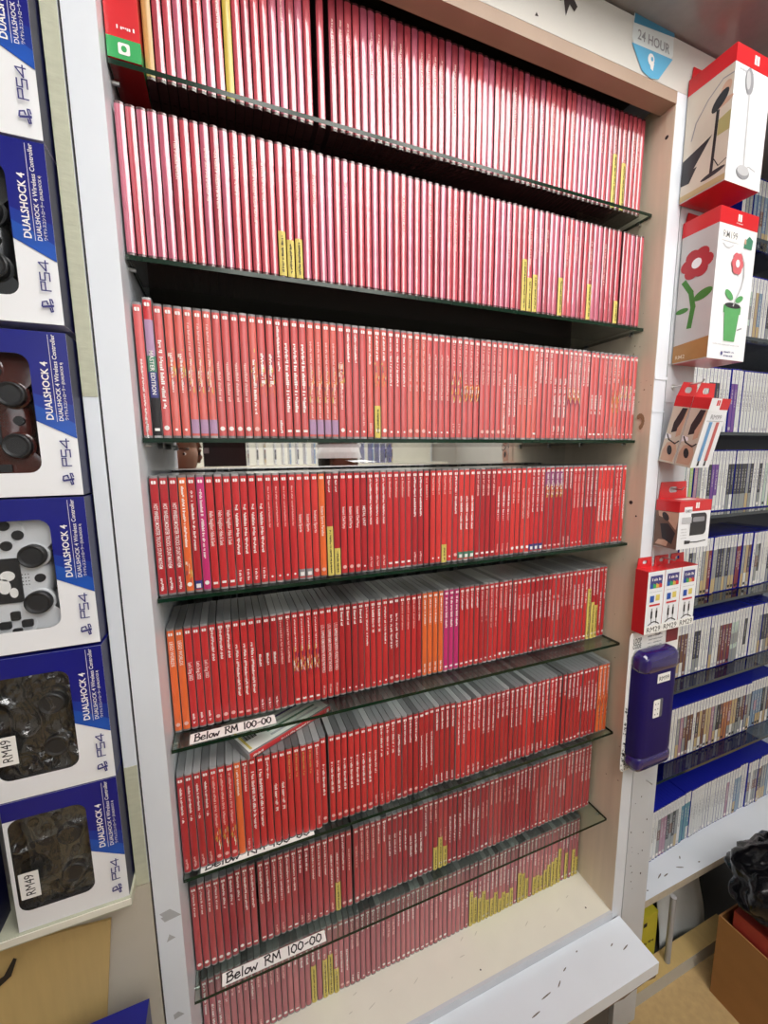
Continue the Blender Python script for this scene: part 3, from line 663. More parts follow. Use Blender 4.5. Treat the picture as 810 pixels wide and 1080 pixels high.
bodies = [M_cb, M_cb, M_cr, M_cw, M_cb, M_camo]
for i, z in enumerate(BZ):
    b = b0 if i == 0 else copy_tree(b0)
    b.location = (LX-BW, -.028, z + .0003); b.rotation_euler = (0, 0, (0, .01, 0, -.008, 0, .006)[i]*0)
    tag(b, BL[i], 'box', 'controller boxes stacked at the left')
    film(b, (i-3) if i >= 4 else 0)
    if i >= 4:
        o = empty('p'); bpy.data.objects.remove(o)
        lx, lz = ((.005, .047), (.0075, .044))[i-4]
        mb = MB(); mb.frontpoly([(lx, lz), (lx+.020, lz), (lx+.020, lz+.036), (lx, lz+.036)], -.0012, M_paper)
        mb.geo(text_geo('RM49', .014, 0, .029, 0), lambda p: (lx+.0150-p[1], -.0014, lz+.0035+p[0]), M_ink)
        t = mb.obj('price_label', b); t['label'] = 'white RM49 price label'
    c = make_controller(bodies[i], M_ck, i == 3)
    c.location = (LX-BW+.0425, -.028+.0245, z+.0835); tag(c, CLB[i], 'controller', 'controllers in the left-hand boxes')
b = copy_tree(b0); b.location = (LX-BW-.140, -.062, .9190); tag(b, 'blue and white controller box cut off at the left edge beside the lowest box', 'box', 'controller boxes stacked at the left'); film(b, 0)
# below the shelf
cb = MB(); cb.add([(-.30, -.012, .60), (-.115, -.012, .60), (-.085, -.004, .866), (-.30, -.004, .895), (-.30, -.008, .60), (-.115, -.008, .60), (-.085, -.001, .866), (-.30, -.001, .895)], [(0,1,2,3), (7,6,5,4), (0,4,5,1), (1,5,6,2), (2,6,7,3), (3,7,4,0)], M_tan)
cb.frontpoly([(-.215, .830), (-.193, .846), (-.185, .868), (-.188, .871), (-.20, .850), (-.22, .842)], -.0135, M_black)
tag(cb.obj('cardboard_sheet'), 'tan cardboard sheet with a black mark leaning under the shelf of boxes', 'cardboard')
b = copy_tree(b0); b.location = (-.043-BW, -.102, .7505-BH); tag(b, 'dark blue controller box standing in front of the cardboard at the bottom edge', 'box', 'controller boxes stacked at the left'); film(b, 0)
sb = empty('stand_block', (-.09, -.065, 0)); tag(sb, 'white plinth block holding up the lowest blue controller box', 'block')
MB().box(-.085, .05, -.036, .055, 0, .7503-BH, M_white).obj('block', sb, bevel=.002)

# ------------------------------------------------------------------ right: goods hanging on the post
def logo(mb, fn, s, m):
    L = [(-.46, .5), (-.06, .5), (-.06, -.5), (-.46, -.5)]; R = [(.06, .5), (.46, .5), (.46, -.5), (.06, -.5)]
    for P in (L, R): mb.add([fn((x*s, z*s)) for x, z in P], [(3, 2, 1, 0)], m)
def tab_poly(w, h, hole=True):
    return [(0, 0), (w, 0), (w*.93, h), (w*.07, h)]
def peg(x, z, L, label):
    o = empty('peg_hook', (x, 0, z)); tag(o, label, 'hook', 'wire peg hooks on the post')
    MB().tube([(0, .001, 0), (0, -L, 0), (0, -L-.004, .006)], .0016, M_metal, 8).obj('wire', o)
    MB().tube([(0, -.0001, 0), (0, -.0012, 0)], .006, M_metal, 12).obj('flange', o)
# microphone box
def hang_box(name, x0, x1, dep, z0, z1, band, tabh, hz=None):
    r = empty(name, (x0, 0, z0)); w, h = x1-x0, z1-z0
    MB().box(0, w, -dep, -.0022, 0, h, M_boxw, faces={'t': M_red, 'b': M_red, 'l': M_boxg, 'r': M_red}).obj('carton', r)
    mb = MB(); mb.box(-.0003, w+.0003, -dep-.0003, -.0022, h-band, h+.0003, M_red); mb.obj('red_band', r)
    if tabh:
        mb = MB(); vs = []
        fill_hole(mb, [(w*.05, h-.002), (w*.95, h-.002), (w*.90, h+tabh), (w*.10, h+tabh)], [rrect(w*.36, w*.64, h+tabh*.35, h+tabh*.7, tabh*.17, 4)], -.0024, M_red)
        mb.add([(v[0], -.0014, v[2]) for v in mb.v], [f[::-1] for f in mb.f], M_red)
        mb.obj('hang_tab', r)
    return r, w, h
r, w, h = hang_box('microphone_box', .9375, 1.036, .079, 1.966, 2.174, .027, .026)
tag(r, 'white and red box with a grey desk microphone picture, highest on the post', 'box', 'boxed goods hanging on the post')
mb = MB(); D = .0796
logo(mb, lambda p: (w*.55+p[0], -D, h-.0125+p[1]), .014, M_text)
mb.frontpoly(ell(w*.40, h*.77, .0115, .020, 18, .1), -D, M_greyp); mb.frontpoly(ell(w*.37, h*.775, .006, .014, 14, .1), -D-.0002, M_lgreyp)
for q in thick([(w*.43, h*.67), (w*.45, h*.4), (w*.47, h*.12)], .0042): mb.frontpoly(q, -D, M_lgreyp)
mb.frontpoly(ell(w*.46, h*.10, .0185, .0105, 18), -D, M_greyp); mb.frontpoly(ell(w*.46, h*.115, .0165, .008, 18), -D-.0002, M_lgreyp)
for q in thick([(w*.5, h*.13), (w*.62, h*.16), (w*.8, h*.14)], .0015): mb.frontpoly(q, -D, M_lgreyp)
mb.geo(bars_geo(.04, .004, 3), lambda p: (w*.12+p[0], -D, h-.037+p[1]), M_lgreyp)
mb.obj('front_print', r)
mb = MB(); X = -.0004
mb.leftpoly([(.003, .002), (.0785, .002), (.0785, h-.028), (.003, h-.028)], X, M_photo)
mb.leftpoly([(.003, .055), (.014, .035), (.052, .088), (.040, .084), (.003, .072)], X-.0002, M_darkp)                     # folded console
mb.leftpoly([(.003, .03), (.018, .028), (.030, .05), (.012, .048), (.003, .06)], X-.0003, M_darkp)
for q in thick([(.058, .12), (.0565, .07), (.055, .026)], .005): mb.leftpoly(q, X-.0003, M_darkp)
mb.leftpoly(ell(.060, .135, .017, .009, 16, .85), X-.0003, M_darkp); mb.leftpoly(ell(.068, .148, .008, .012, 14, -.3), X-.0002, M_skinp); mb.leftpoly(ell(.066, .128, .015, .005, 12, .15), X-.0002, M_skinp)
mb.leftpoly(ell(.058, .022, .020, .004, 14, .12), X-.0003, M_darkp)
for q in thick([(.016, .10), (.022, .125), (.040, .15), (.062, .167), (.078, .165)], .002): mb.leftpoly(q, X-.0003, M_greyp)
for q in thick([(.058, .045), (.066, .03), (.078, .035)], .0015): mb.leftpoly(q, X-.0003, M_darkp)
mb.leftpoly([(.06, .08), (.0785, .08), (.0785, .11), (.06, .105)], X-.0001, mat('olive_photo_print', (.40, .36, .15), .5))
mb.leftpoly([(.003, .002), (.0785, .002), (.0785, .012), (.003, .012)], X-.0002, mat('straw_photo_print', (.50, .38, .20), .5))
mb.obj('side_photo', r)
peg(.975, 2.19, .05, 'wire peg hook behind the tab of the microphone box')
# flower lamp box
r, w, h = hang_box('lamp_box', .955, 1.066, .067, 1.6745, 1.936, .027, .022)
tag(r, 'tall white and red box printed with a potted red flower, below the microphone box', 'box', 'boxed goods hanging on the post')
mb = MB(); D = .0676
logo(mb, lambda p: (w*.5+p[0], -D, h-.012+p[1]), .012, M_text); mb.geo(bars_geo(.02, .002, 4), lambda p: (w*.41+p[0], -D, h-.0225+p[1]), M_text)
mb.frontpoly([(.006, h-.055), (.058, h-.055), (.058, h-.032), (.006, h-.032)], -D, M_paper)
mb.geo(text_geo('RM199', .017, 0, .042, .004), lambda p: (.011+p[0], -D-.0003, h-.050+p[1]), M_greyp)
for q in thick([(.014+.03*k/8, h-.060-.006*math.sin(PI*k/8)) for k in range(9)], .0016): mb.frontpoly(q, -D, M_lgreyp)
mb.frontpoly([(.074, h-.060), (.098, h-.060), (.100, h-.044), (.088, h-.038), (.076, h-.048)], -D, M_teal)
mb.frontpoly([(.074, h-.052), (.080, h-.054), (.079, h-.044), (.075, h-.044)], -D-.0002, M_skinp)
# pot, stem, leaves, flower
mb.frontpoly([(.042, .034), (.074, .034), (.081, .088), (.036, .088)], -D, M_lgreen); mb.frontpoly([(.033, .084), (.084, .084), (.084, .098), (.033, .098)], -D-.0002, M_lgreen)
mb.frontpoly(ell(.0585, .098, .0235, .005, 16), -D-.0003, M_darkp)
for q in thick([(.060, .098), (.066, .112), (.078, .132), (.083, .152), (.080, .176), (.068, .192)], .003): mb.frontpoly(q, -D-.0004, M_lgreyp)
mb.frontpoly(ell(.045, .116, .014, .0065, 14, -.5), -D-.0004, M_lgreen); mb.frontpoly(ell(.076, .111, .012, .0055, 14, .4), -D-.0004, M_lgreen)
for a in range(6): mb.frontpoly(ell(.060+.009*math.cos(a*PI/3), .172+.011*math.sin(a*PI/3), .009, .009, 12), -D-.0005-.00003*a, mat('petal_red_print', (.62, .13, .15), .4))
mb.frontpoly(ell(.060, .172, .006, .007, 12), -D-.0009, M_boxw)
for q in thick([(.080, .056), (.092, .060)], .0024): mb.frontpoly(q, -D, M_greyp)
mb.geo(bars_geo(.08, .0022, 14), lambda p: (.010+p[0], -D, .026+p[1]), M_lgreyp)
mb.frontpoly(ell(.040, .011, .003, .004, 10), -D, M_navy); mb.geo(bars_geo(.03, .003, 15), lambda p: (.047+p[0], -D, .013+p[1]), M_navy); mb.geo(bars_geo(.026, .003, 16), lambda p: (.047+p[0], -D, .006+p[1]), M_navy)
mb.obj('front_print', r)
mb = MB(); X = -.0004
mb.leftpoly([(.003, .002), (.0667, .002), (.0667, h-.027), (.003, h-.027)], X, M_boxg)
mb.leftpoly([(.003, .002), (.0667, .002), (.0667, .040), (.003, .034)], X-.0002, M_brownp)
for q in thick([(.030, .065), (.034, .10), (.028, .128), (.014, .15)], .009): mb.leftpoly(q, X-.0003, M_dgreen)
mb.leftpoly(ell(.050, .118, .017, .0085, 16, .35), X-.0004, M_dgreen); mb.leftpoly(ell(.014, .098, .012, .005, 14, .05), X-.0004, M_dgreen)
for a in range(6): mb.leftpoly(ell(.034+.016*math.cos(a*PI/3), .178+.016*math.sin(a*PI/3), .013, .012, 14), X-.0005-.00003*a, mat('petal_deep_red_print', (.42, .03, .04), .4))
mb.leftpoly(ell(.034, .178, .009, .009, 14), X-.0009, M_boxw)
mb.geo(text_geo('RM2', .010), lambda p: (X-.0005, -.008-p[0], .008+p[1]), mat('pale_print', (.7, .6, .45), .5), True)
mb.obj('side_photo', r)
peg(1.005, 1.946, .04, 'wire peg hook holding the flower lamp box')
# two strap boxes, leaning forward on one peg
for k in range(2):
    o = empty('strap_box', (.9405, -.0008-.0335*k*math.cos(.206), 1.482-.0335*k*math.sin(.206)), (.206, 0, 0))
    tag(o, ['red and white wrist strap box hanging behind its twin, next to the post', 'red and white box with blue and red straps, frontmost on its peg'][k], 'box', 'boxed goods hanging on the post')
    w, d, h = .056, .032, .131
    MB().box(0, w, -d, 0, 0, h, M_boxw, faces={'l': M_photo, 't': M_red, 'b': M_red}).obj('carton', o)
    mb = MB(); mb.box(-.0003, w+.0003, -d-.0003, 0, h-.020, h+.0003, M_red)
    mb.frontpoly([(0, h-.024), (.030, h-.024), (.030, h+.0001), (0, h+.0001)], -d-.0006, M_boxw); logo(mb, lambda p: (.022+p[0], -d-.0008, h-.008+p[1]), .010, M_red); mb.obj('red_band', o)
    mb = MB(); fill_hole(mb, [(0, h-.001), (w, h-.001), (w*.86, h+.026), (w*.14, h+.026)], [rrect(w*.32, w*.68, h+.006, h+.017, .005, 4)], -.0012, M_red)
    mb.add([(v[0], -.0004, v[2]) for v in mb.v], [f[::-1] for f in mb.f], M_red); mb.obj('hang_tab', o)
    mb = MB(); D = d+.0005
    mb.geo(text_geo('RM99', .0125, 0, .032, 0), lambda p: (.012+p[0], -D, h-.038+p[1]), M_greyp)
    for x, m in ((.018, mat('strap_blue_print', (.14, .32, .58), .4)), (.038, mat('strap_red_print', (.55, .13, .12), .4))):
        mb.frontpoly([(x-.0045, .014), (x+.0045, .014), (x+.0045, .088), (x-.0045, .088)], -D, m)
        mb.frontpoly([(x-.003, .004), (x+.003, .004), (x+.002, .014), (x-.002, .014)], -D-.0002, M_darkp)
    mb.frontpoly([(.004, .089), (.052, .089), (.052, .0905), (.004, .0905)], -D, M_lgreyp)
    mb.obj('front_print', o)
    mb = MB(); X = -.0005
    mb.leftpoly([(.001, .001), (d-.001, .001), (d-.001, h-.020), (.001, h-.020)], X, M_photo)
    mb.leftpoly([(.010, .060), (.020, .064), (.026, .088), (.029, .109), (.019, .109), (.010, .080)], X-.0002, M_darkp)      # strapped sleeve
    mb.leftpoly([(.021, .052), (.029, .058), (.031, .109), (.029, .109), (.026, .088), (.020, .07)], X-.0003, M_skinp)
    mb.leftpoly([(.004, .004), (.029, .004), (.031, .028), (.024, .044), (.008, .040), (.003, .024)], X-.0002, M_skinp); mb.leftpoly(ell(.017, .026, .005, .010, 12, .3), X-.0004, M_darkp)
    for q in thick([(.004, .056), (.010, .046), (.024, .040), (.030, .046)], .0025): mb.leftpoly(q, X-.0005, M_darkp)
    mb.leftpoly([(.001, .046), (.014, .050), (.012, .056), (.001, .058)], X-.0004, M_boxw)
    mb.obj('side_photo', o)
peg(.968, 1.632, .055, 'wire peg hook through the tabs of the strap boxes')
# charger box
r, w, h = hang_box('charger_box', .945, 1.043, .050, 1.302, 1.401, .022, .036)
tag(r, 'squat red and white box showing a black charging stand, below the strap boxes', 'box', 'boxed goods hanging on the post')
mb = MB(); D = .0506
logo(mb, lambda p: (w*.55+p[0], -D, h-.010+p[1]), .012, M_text)
mb.frontpoly([(.014, h-.038), (.038, h-.038), (.038, h-.012), (.014, h-.012)], -D-.0002, M_boxw); mb.geo(text_geo('RM89', .010, 0, .02), lambda p: (.016+p[0], -D-.0005, h-.024+p[1]), M_greyp)
mb.frontpoly([(.008, h-.046), (.038, h-.046), (.038, h-.033), (.008, h-.033)], -D-.0004, M_lgreyp)
mb.frontpoly(rrect(.036, .086, .027, h-.026, .010), -D, M_darkp); mb.frontpoly([(.036, .027), (.050, .027), (.050, h-.026), (.036, h-.026)], -D-.0001, M_darkp)
mb.frontpoly(rrect(.042, .078, h-.044, h-.034, .003), -D-.0004, M_greyp)
mb.frontpoly([(.022, .010), (.038, .010), (.040, .016), (.022, .018)], -D, M_darkp)
for q in thick([(.036, .013), (.060, .012), (.088, .014)], .0022): mb.frontpoly(q, -D, M_darkp)
for k in range(4): mb.geo(bars_geo(.018, .0025, 60+k), lambda p, k=k: (.008+p[0], -D, .040-k*.006+p[1]), M_lgreyp)
mb.obj('front_print', r)
mb = MB(); mb.box(.030, .075, -.034, -.018, h+.0004, h+.0006, M_paper); mb.obj('top_label', r)
mb = MB(); X = -.0004; mb.leftpoly([(.003, .001), (.0497, .001), (.0497, h-.022), (.003, h-.022)], X, mat('dark_brown_photo', (.17, .10, .075), .4, noise=.3, nscale=25))
mb.leftpoly([(.006, .006), (.030, .004), (.034, .018), (.012, .016)], X-.0002, M_skinp); mb.leftpoly([(.010, .066), (.028, .060), (.046, .040), (.0495, .06), (.0495, .076), (.008, .076)], X-.0002, M_skinp)
mb.leftpoly([(.020, .020), (.040, .010), (.046, .034), (.030, .052), (.014, .050)], X-.0003, M_darkp); mb.leftpoly(ell(.024, .066, .006, .010, 12, .6), X-.0004, M_darkp)
mb.obj('side_photo', r)
peg(.994, 1.421, .02, 'wire peg hook through the tab of the charger box')
# three cable boxes
for k in range(3):
    r, w, h = hang_box('cable_box', .899+.0515*k, .899+.0515*k+.0505, .030, 1.1185, 1.2555, .0008, .022)
    tag(r, ['white cable box with red side and taped price, leftmost of the three below the charger', 'white cable box with taped price, middle of the three below the charger', 'white cable box with taped price, rightmost of the three below the charger'][k], 'box', 'three cable boxes under the charger box')
    mb = MB(); D = .0306
    mb.frontpoly([(.007, h-.037), (.043, h-.037), (.043, h-.010), (.007, h-.010)], -D, M_navy); mb.geo(bars_geo(.026, .006, 9), lambda p: (.012+p[0], -D-.0003, h-.021+p[1]), M_text)
    for a, m in enumerate((M_lblue, M_green, M_gold, M_red)): mb.frontpoly([(.007+.009*a, h-.037), (.016+.009*a, h-.037), (.016+.009*a, h-.030), (.007+.009*a, h-.026)], -D-.0002, m)
    mb.geo(bars_geo(.036, .002, 10), lambda p: (.007+p[0], -D, h-.046+p[1]), M_lgreyp)
    mb.frontpoly([(.010, h-.067), (.022, h-.067), (.022, h-.053), (.010, h-.053)], -D, M_lblue); mb.frontpoly([(.027, h-.065), (.039, h-.065), (.039, h-.052), (.027, h-.052)], -D, M_yel)
    mb.frontpoly([(.009, h-.076), (.041, h-.076), (.041, h-.072), (.009, h-.072)], -D, M_red)
    for x in (.018, .033):
        mb.frontpoly([(x-.0025, .034), (x+.0025, .034), (x+.0025, .050), (x-.0025, .050)], -D, M_ink); mb.frontpoly([(x-.0018, .050), (x+.0018, .050), (x+.0018, .056), (x-.0018, .056)], -D, M_greyp)
        for q in thick([(x, .034), (x, .022)], .0014): mb.frontpoly(q, -D, M_ink)
    for q in thick([(.010+.032*a/8, .020+.006*math.sin(PI*a/8)) for a in range(9)], .0022): mb.frontpoly(q, -D-.0002, M_ink)
    mb.obj('front_print', r)
    mb = MB(); X = -.0004; mb.leftpoly([(.002, .0), (.0305, .0), (.0305, h), (.002, h)], X, M_red); mb.obj('red_side', r)
    mb = MB(); mb.frontpoly([(-.001, .001), (.0515, .001), (.0515, .0185), (-.001, .0185)], -D-.0006, M_paper); mb.geo(text_geo('RM29', .0165, 0, .042, 0), lambda p: (.005+p[0], -D-.0009, .004+p[1]), M_ink); t = mb.obj('price_tape', r); t['label'] = 'white tape reading RM29'
for x in (.9245, .976, 1.0275): pass
peg(.976, 1.2725, .03, 'wire peg hook above the three cable boxes')
# blister card with the moulded blue travel case
r = empty('carry_case_pack', (.892, 0, .780)); tag(r, 'blister card holding a long dark blue moulded carry case, lowest on the post', 'case')
cw, chh = .158, .333
mb = MB(); P = rrect(0, cw, 0, chh, .012); n = len(P)
mb.add([(x, -.0062, z) for x, z in P] + [(x, -.0050, z) for x, z in P], [tuple(range(n)), tuple(range(2*n-1, n-1, -1))] + [(i, n+i, n+(i+1) % n, (i+1) % n) for i in range(n)], M_paper)
for k in range(150):
    x, z = abs(rnd.gauss(0, .016)) + .002, rnd.uniform(.004, .16); s = rnd.uniform(.0006, .002); mb.frontpoly(ell(x, z, s, s*1.3, 6, rnd.random()*3), -.0065, M_ink)
mb.geo(text_geo('LOOP', .017, 0, .026), lambda p: (.010+p[0], -.0066, chh-.026+p[1]), M_ink); mb.geo(text_geo('CODE', .015, 0, .026), lambda p: (.010+p[0], -.0066, chh-.038+p[1]), M_ink)
for k in range(4): mb.geo(bars_geo(.046, .003, 30+k), lambda p, k=k: (.055+p[0], -.0066, chh-.018-.008*k+p[1]), M_greyp)
mb.frontpoly([(.114, chh-.040), (.153, chh-.040), (.153, chh-.008), (.114, chh-.008)], -.0065, mat('maroon_print', (.20, .02, .03), .4)); mb.geo(bars_geo(.032, .006, 41), lambda p: (.117+p[0], -.0068, chh-.022+p[1]), M_ink); mb.geo(bars_geo(.032, .006, 42), lambda p: (.117+p[0], -.0068, chh-.034+p[1]), M_text)
mb.obj('card', r)
mb = MB(); lay = [(0, -.0065), (0, -.010), (.0015, -.020), (.004, -.027), (.008, -.032), (.014, -.0345), (.024, -.0355)]; vs = []; fs = []
base = (.010, .126, .016, .287)
for ins, y in lay:
    P = rrect(base[0]+ins, base[1]-ins, base[2]+ins, base[3]-ins, max(.012, .042-ins), 6); n = len(P); vs += [(x, y, z) for x, z in P]
for a in range(len(lay)-1):
    for k in range(n): fs.append((a*n+k, a*n+(k+1) % n, (a+1)*n+(k+1) % n, (a+1)*n+k))
fs.append(tuple(range((len(lay)-1)*n, len(lay)*n))); mb.add(vs, [f[::-1] for f in fs], M_case, True)
o = mb.obj('moulded_shell', r, smooth=True); o['label'] = 'dark blue moulded shell'
for z0, z1 in ((.244, .290), (.013, .052)):              # bulging ends of the shell
    mb = MB(); vs = []; fs = []; L2 = [(-.003, -.010), (-.003, -.024), (.001, -.032), (.007, -.0365), (.016, -.0385)]
    for ins, y in L2:
        P = rrect(base[0]+.002+ins, base[1]-.002-ins, z0+ins, z1-ins, max(.002, .017-ins), 6); n = len(P); vs += [(x, y, z) for x, z in P]
    for a in range(len(L2)-1):
        for k in range(n): fs.append((a*n+k, a*n+(k+1) % n, (a+1)*n+(k+1) % n, (a+1)*n+k))
    fs.append(tuple(range((len(L2)-1)*n, len(L2)*n))); mb.add(vs, fs, mat('glossy_violet_blue_end', (.018, .010, .12), .12, coat=1, coat_rough=.05)); mb.obj('end_bulge', r, smooth=True)
mb = MB(); mb.tube([(.090, -.022, .289), (.118, -.026, .280), (.124, -.022, .255), (.124, -.012, .20)], [.004, .005, .005, .003], clear('clear_blister', (.85, .88, .95), .10, .08), 8); mb.obj('blister_rim', r, smooth=True)
mb = MB(); mb.frontpoly([(.054, .222), (.094, .222), (.094, .243), (.054, .243)], -.0364, M_paper); mb.geo(text_geo('RM99', .014, 0, .032, 0), lambda p: (.058+p[0], -.0368, .227+p[1]), M_ink); t = mb.obj('price_label', r); t['label'] = 'white RM99 price label'
mb = MB(); mb.frontpoly(rrect(.048, .078, .140, .184, .004), -.0361, mat('hole_grey', (.12, .12, .14), .6)); mb.frontpoly(rrect(.0485, .069, .141, .183, .003), -.0364, M_paper)
for a in range(2):
    for b_ in range(3): mb.frontpoly(ell(.0545+.008*a, .149+.012*b_, .0013, .0018, 8), -.0368, M_ink)
mb.obj('cut_out', r)
peg(.972, 1.100, .012, 'wire peg hook holding the blue carry case card')

# shield sticker
sk = empty('window_sticker', (.840, -.0008, 2.200)); tag(sk, 'blue and white shield-shaped security camera sticker above the cabinet corner', 'sticker')
M_sb = mat('sky_blue_sticker', (.12, .42, .66), .35); M_sd = mat('teal_blue_sticker', (.05, .22, .36), .35)
mb = MB(); mb.frontpoly([(-.048, .041), (.050, .046), (.052, .002), (.014, -.046), (-.020, -.044), (-.050, .000)], 0, mat('sticker_white', (.66, .70, .70), .4)); mb.obj('backing', sk)
mb = MB(); mb.frontpoly([(-.048, .022), (-.046, .041), (0, .047), (.050, .046), (.052, .030)], -.0003, M_sd); mb.frontpoly([(-.050, -.008), (.052, -.004), (.020, -.044), (.0, -.048), (-.022, -.043)], -.0003, M_sb)
mb.frontpoly(ell(-.002, -.020, .008, .009, 14), -.0006, M_text); mb.frontpoly([(-.004, -.026), (.006, -.024), (.004, -.036), (-.002, -.034)], -.0006, M_text); mb.frontpoly(ell(.0, -.019, .003, .0035, 10), -.0008, M_sb)
mb.obj('blue_print', sk)
MB().geo(text_geo('24 HOUR', .021, 0, .080), lambda p: (-.038+p[0], -.0005, .001+p[1]), M_greyp).obj('lettering', sk)

# ------------------------------------------------------------------ right: alcove shelves and blue disc cases
un = empty('shelving_unit', (1.03, 0, 0)); tag(un, 'alcove shelving unit with dark back board and glass shelves right of the post', 'shelving')
MB().box(0, 1.05, .325, .335, .0, 2.24, mat('dark_back_board', (.05, .05, .06), .6)).obj('back_board', un)
MB().box(1.05, 1.07, .05, .335, .0, 2.24, M_white).obj('side_panel', un)
PF = .128; PZ = [.285, .590, .853, 1.091, 1.334, 1.5495, 1.788, 2.018]
wb = MB().box(.0, 1.05, .043, .325, .262, .2848, M_white, faces={'f': mat('bare_chipboard_edge', (.52, .46, .36), .7, noise=.2, nscale=80)})
for x, y, L, a in ((.17, .075, .012, .3), (.19, .07, .010, .1), (.25, .07, .012, -.4), (.32, .06, .004, 0), (.10, .06, .003, 0), (.28, .09, .006, .6)):
    wb.add([(x+p[0], y+p[1], .2852) for p in ell(0, 0, L, .0016, 9, a)], [tuple(range(9))], MATS['dark_scratch'])
wb.obj('white_shelf_board', un)
for z in PZ[1:]: MB().box(0.002, 1.048, .085, .325, z-.0085, z-.0003, clear('dark_shelf_glass', (.55, .60, .64), .06, .05), faces={'f': mat('dark_glass_edge', (.02, .035, .05), .15, coat=.5)}).obj('glass_shelf', un)
MB().box(0, 1.05, .065, .325, .0, .004, mat('shade_board_black', (.03, .03, .03), .8)).obj('shade_board', un)  # near-black board added to stand for the shade on the floor here
MB().tube([(.172, .034, 0), (.172, .034, .2618)], .0075, mat('grey_painted_leg', (.36, .36, .37), .4), 12).obj('support_leg', un)
PXR = [(1.215, 1.86), (1.26, 1.80), (1.26, 1.745), (1.245, 1.70), (1.215, 1.655), (1.235, 1.61), (1.40, 1.565), (1.36, 1.60)]
palw = (.70, .71, .70)
PCOL = {'w': mat('white_spine', palw, .35, coat=.3), 'k': mat('charcoal_spine', (.035, .04, .045), .35, coat=.3), 'g': mat('grey_spine', (.28, .30, .30), .35, coat=.3), 'n': mat('brown_spine', (.16, .075, .05), .35, coat=.3),
        'r': mat('dark_red_spine', (.20, .03, .035), .35, coat=.3), 'v': mat('violet_spine', (.16, .06, .30), .35, coat=.3), 'l': mat('lime_spine', (.36, .50, .16), .35, coat=.3), 'o': mat('rust_spine', (.38, .15, .06), .35, coat=.3),
        's': mat('sand_spine', (.50, .38, .20), .35, coat=.3), 'b': mat('steel_blue_spine', (.20, .30, .42), .35, coat=.3), 'p': mat('mauve_spine', (.40, .22, .30), .35, coat=.3), 't': mat('petrol_spine', (.08, .26, .34), .35, coat=.3), 'c': mat('pale_green_spine', (.50, .62, .56), .35, coat=.3)}
PN = {'w': 'white', 'k': 'charcoal', 'g': 'grey', 'n': 'brown', 'r': 'dark red', 'v': 'violet', 'l': 'lime', 'o': 'rust', 's': 'sand', 'b': 'steel blue', 'p': 'mauve', 't': 'petrol blue', 'c': 'pale green'}
PSEQ = ['wwgppkgkgwtttwwwwwwwwwwwwwpwwbbbwwgwggnnggbw', 'wwwgpgnnwnsnsspgknooosskgnggkbbbbkgnbb', 'nnnnwwkkwwwgwwnrnrcccwwkwwwwgkk', 'wwwkgwwgsrggkkgkggrrgsnwgk', 'wcwlpgwwkvvwwwkkkkkkgkwwk', 'wwwwwkkkwwwvvwwwwwwwwwww', 'wwcwsbwwkwwgb', 'wggbbgbgwbgbbgwbg']
PSN = ['white lower shelf', 'second shelf up', 'third shelf up', 'fourth shelf up', 'fifth shelf up', 'sixth shelf up', 'seventh shelf up', 'topmost shelf']
PT, PH_, PD = .0138, .170, .135
def pshell():
    mb = MB(); cs = [(-.0069, .003), (-.0062, .0006), (-.004, 0), (.004, 0), (.0062, .0006), (.0069, .003), (.0069, PD), (-.0069, PD)]; n = len(cs)
    mb.add([(x, y, 0) for x, y in cs] + [(x, y, PH_) for x, y in cs], [(i, (i+1) % n, n+(i+1) % n, n+i) for i in range(n)] + [tuple(range(n))[::-1], tuple(range(n, 2*n))], M_ps_blue); return mb.mesh('disc_case')
PSH = pshell(); pins = {}
def pinsert(c, v):
    if (c, v) not in pins:
        r = random.Random(ord(c)*7+v); mb = MB()
        mb.frontpoly([(-.0062, .003), (.0062, .003), (.0062, .1305), (-.0062, .1305)], -.0003, PCOL[c])
        mb.frontpoly([(-.0062, .1305), (.0062, .1305), (.0062, .1665), (-.0062, .1665)], -.0003, M_band)
        mb.geo(bars_geo(.018, .0044, v), lambda p: (-.002+p[1], -.0006, .160-p[0]), M_lgreyp)
        tm = M_ink if c in 'wcs' else M_text; L = r.uniform(.03, .07)
        mb.geo(bars_geo(L, r.uniform(.003, .0055), v+5), lambda p: (-.002+p[1], -.0006, .115-p[0]), M_greyp if c in 'wcs' else M_lgreyp)
        if r.random() < .6: mb.frontpoly([(-.0045, .008), (.0045, .008), (.0045, .016), (-.0045, .016)], -.0006, r.choice([M_lgreyp, M_ink, M_text]))
        if r.random() < .35 and c != 'w': mb.frontpoly([(-.0062, .003), (.0062, .003), (.0062, .045), (-.0062, .045)], -.0005, PCOL[r.choice('wgs')])
        if r.random() < .3: mb.frontpoly([(-.0062, .06), (.0062, .06), (.0062, .095), (-.0062, .095)], -.0005, PCOL[r.choice('gnkp')]) if c != 'w' else None
        pins[(c, v)] = mb.mesh('spine_insert')
    return pins[(c, v)]
for i, z in enumerate(PZ):
    x0, x1 = PXR[i]; x = x0; k = 0; rr = random.Random(90+i); seq = PSEQ[i]; off = 0
    while x < x1:
        c = seq[k % len(seq)]
        if rr.random() < .14: off = rr.uniform(-.004, .004)
        y = PF + off + (-.014*max(0, 1-(x-x0)/.25) if i == 0 else 0)
        o = empty('disc_case', (x, y, z)); inst('case_shell', PSH, o); inst('spine_insert', pinsert(c, rr.randint(0, 2)), o)
        tag(o, 'disc case with %s spine, %s from left on the alcove %s' % (PN[c], ordinal(k+1), PSN[i]), 'disc case', 'blue disc cases on the alcove %s' % PSN[i])
        x += .0142 + (.004 if rr.random() < .04 else 0); k += 1

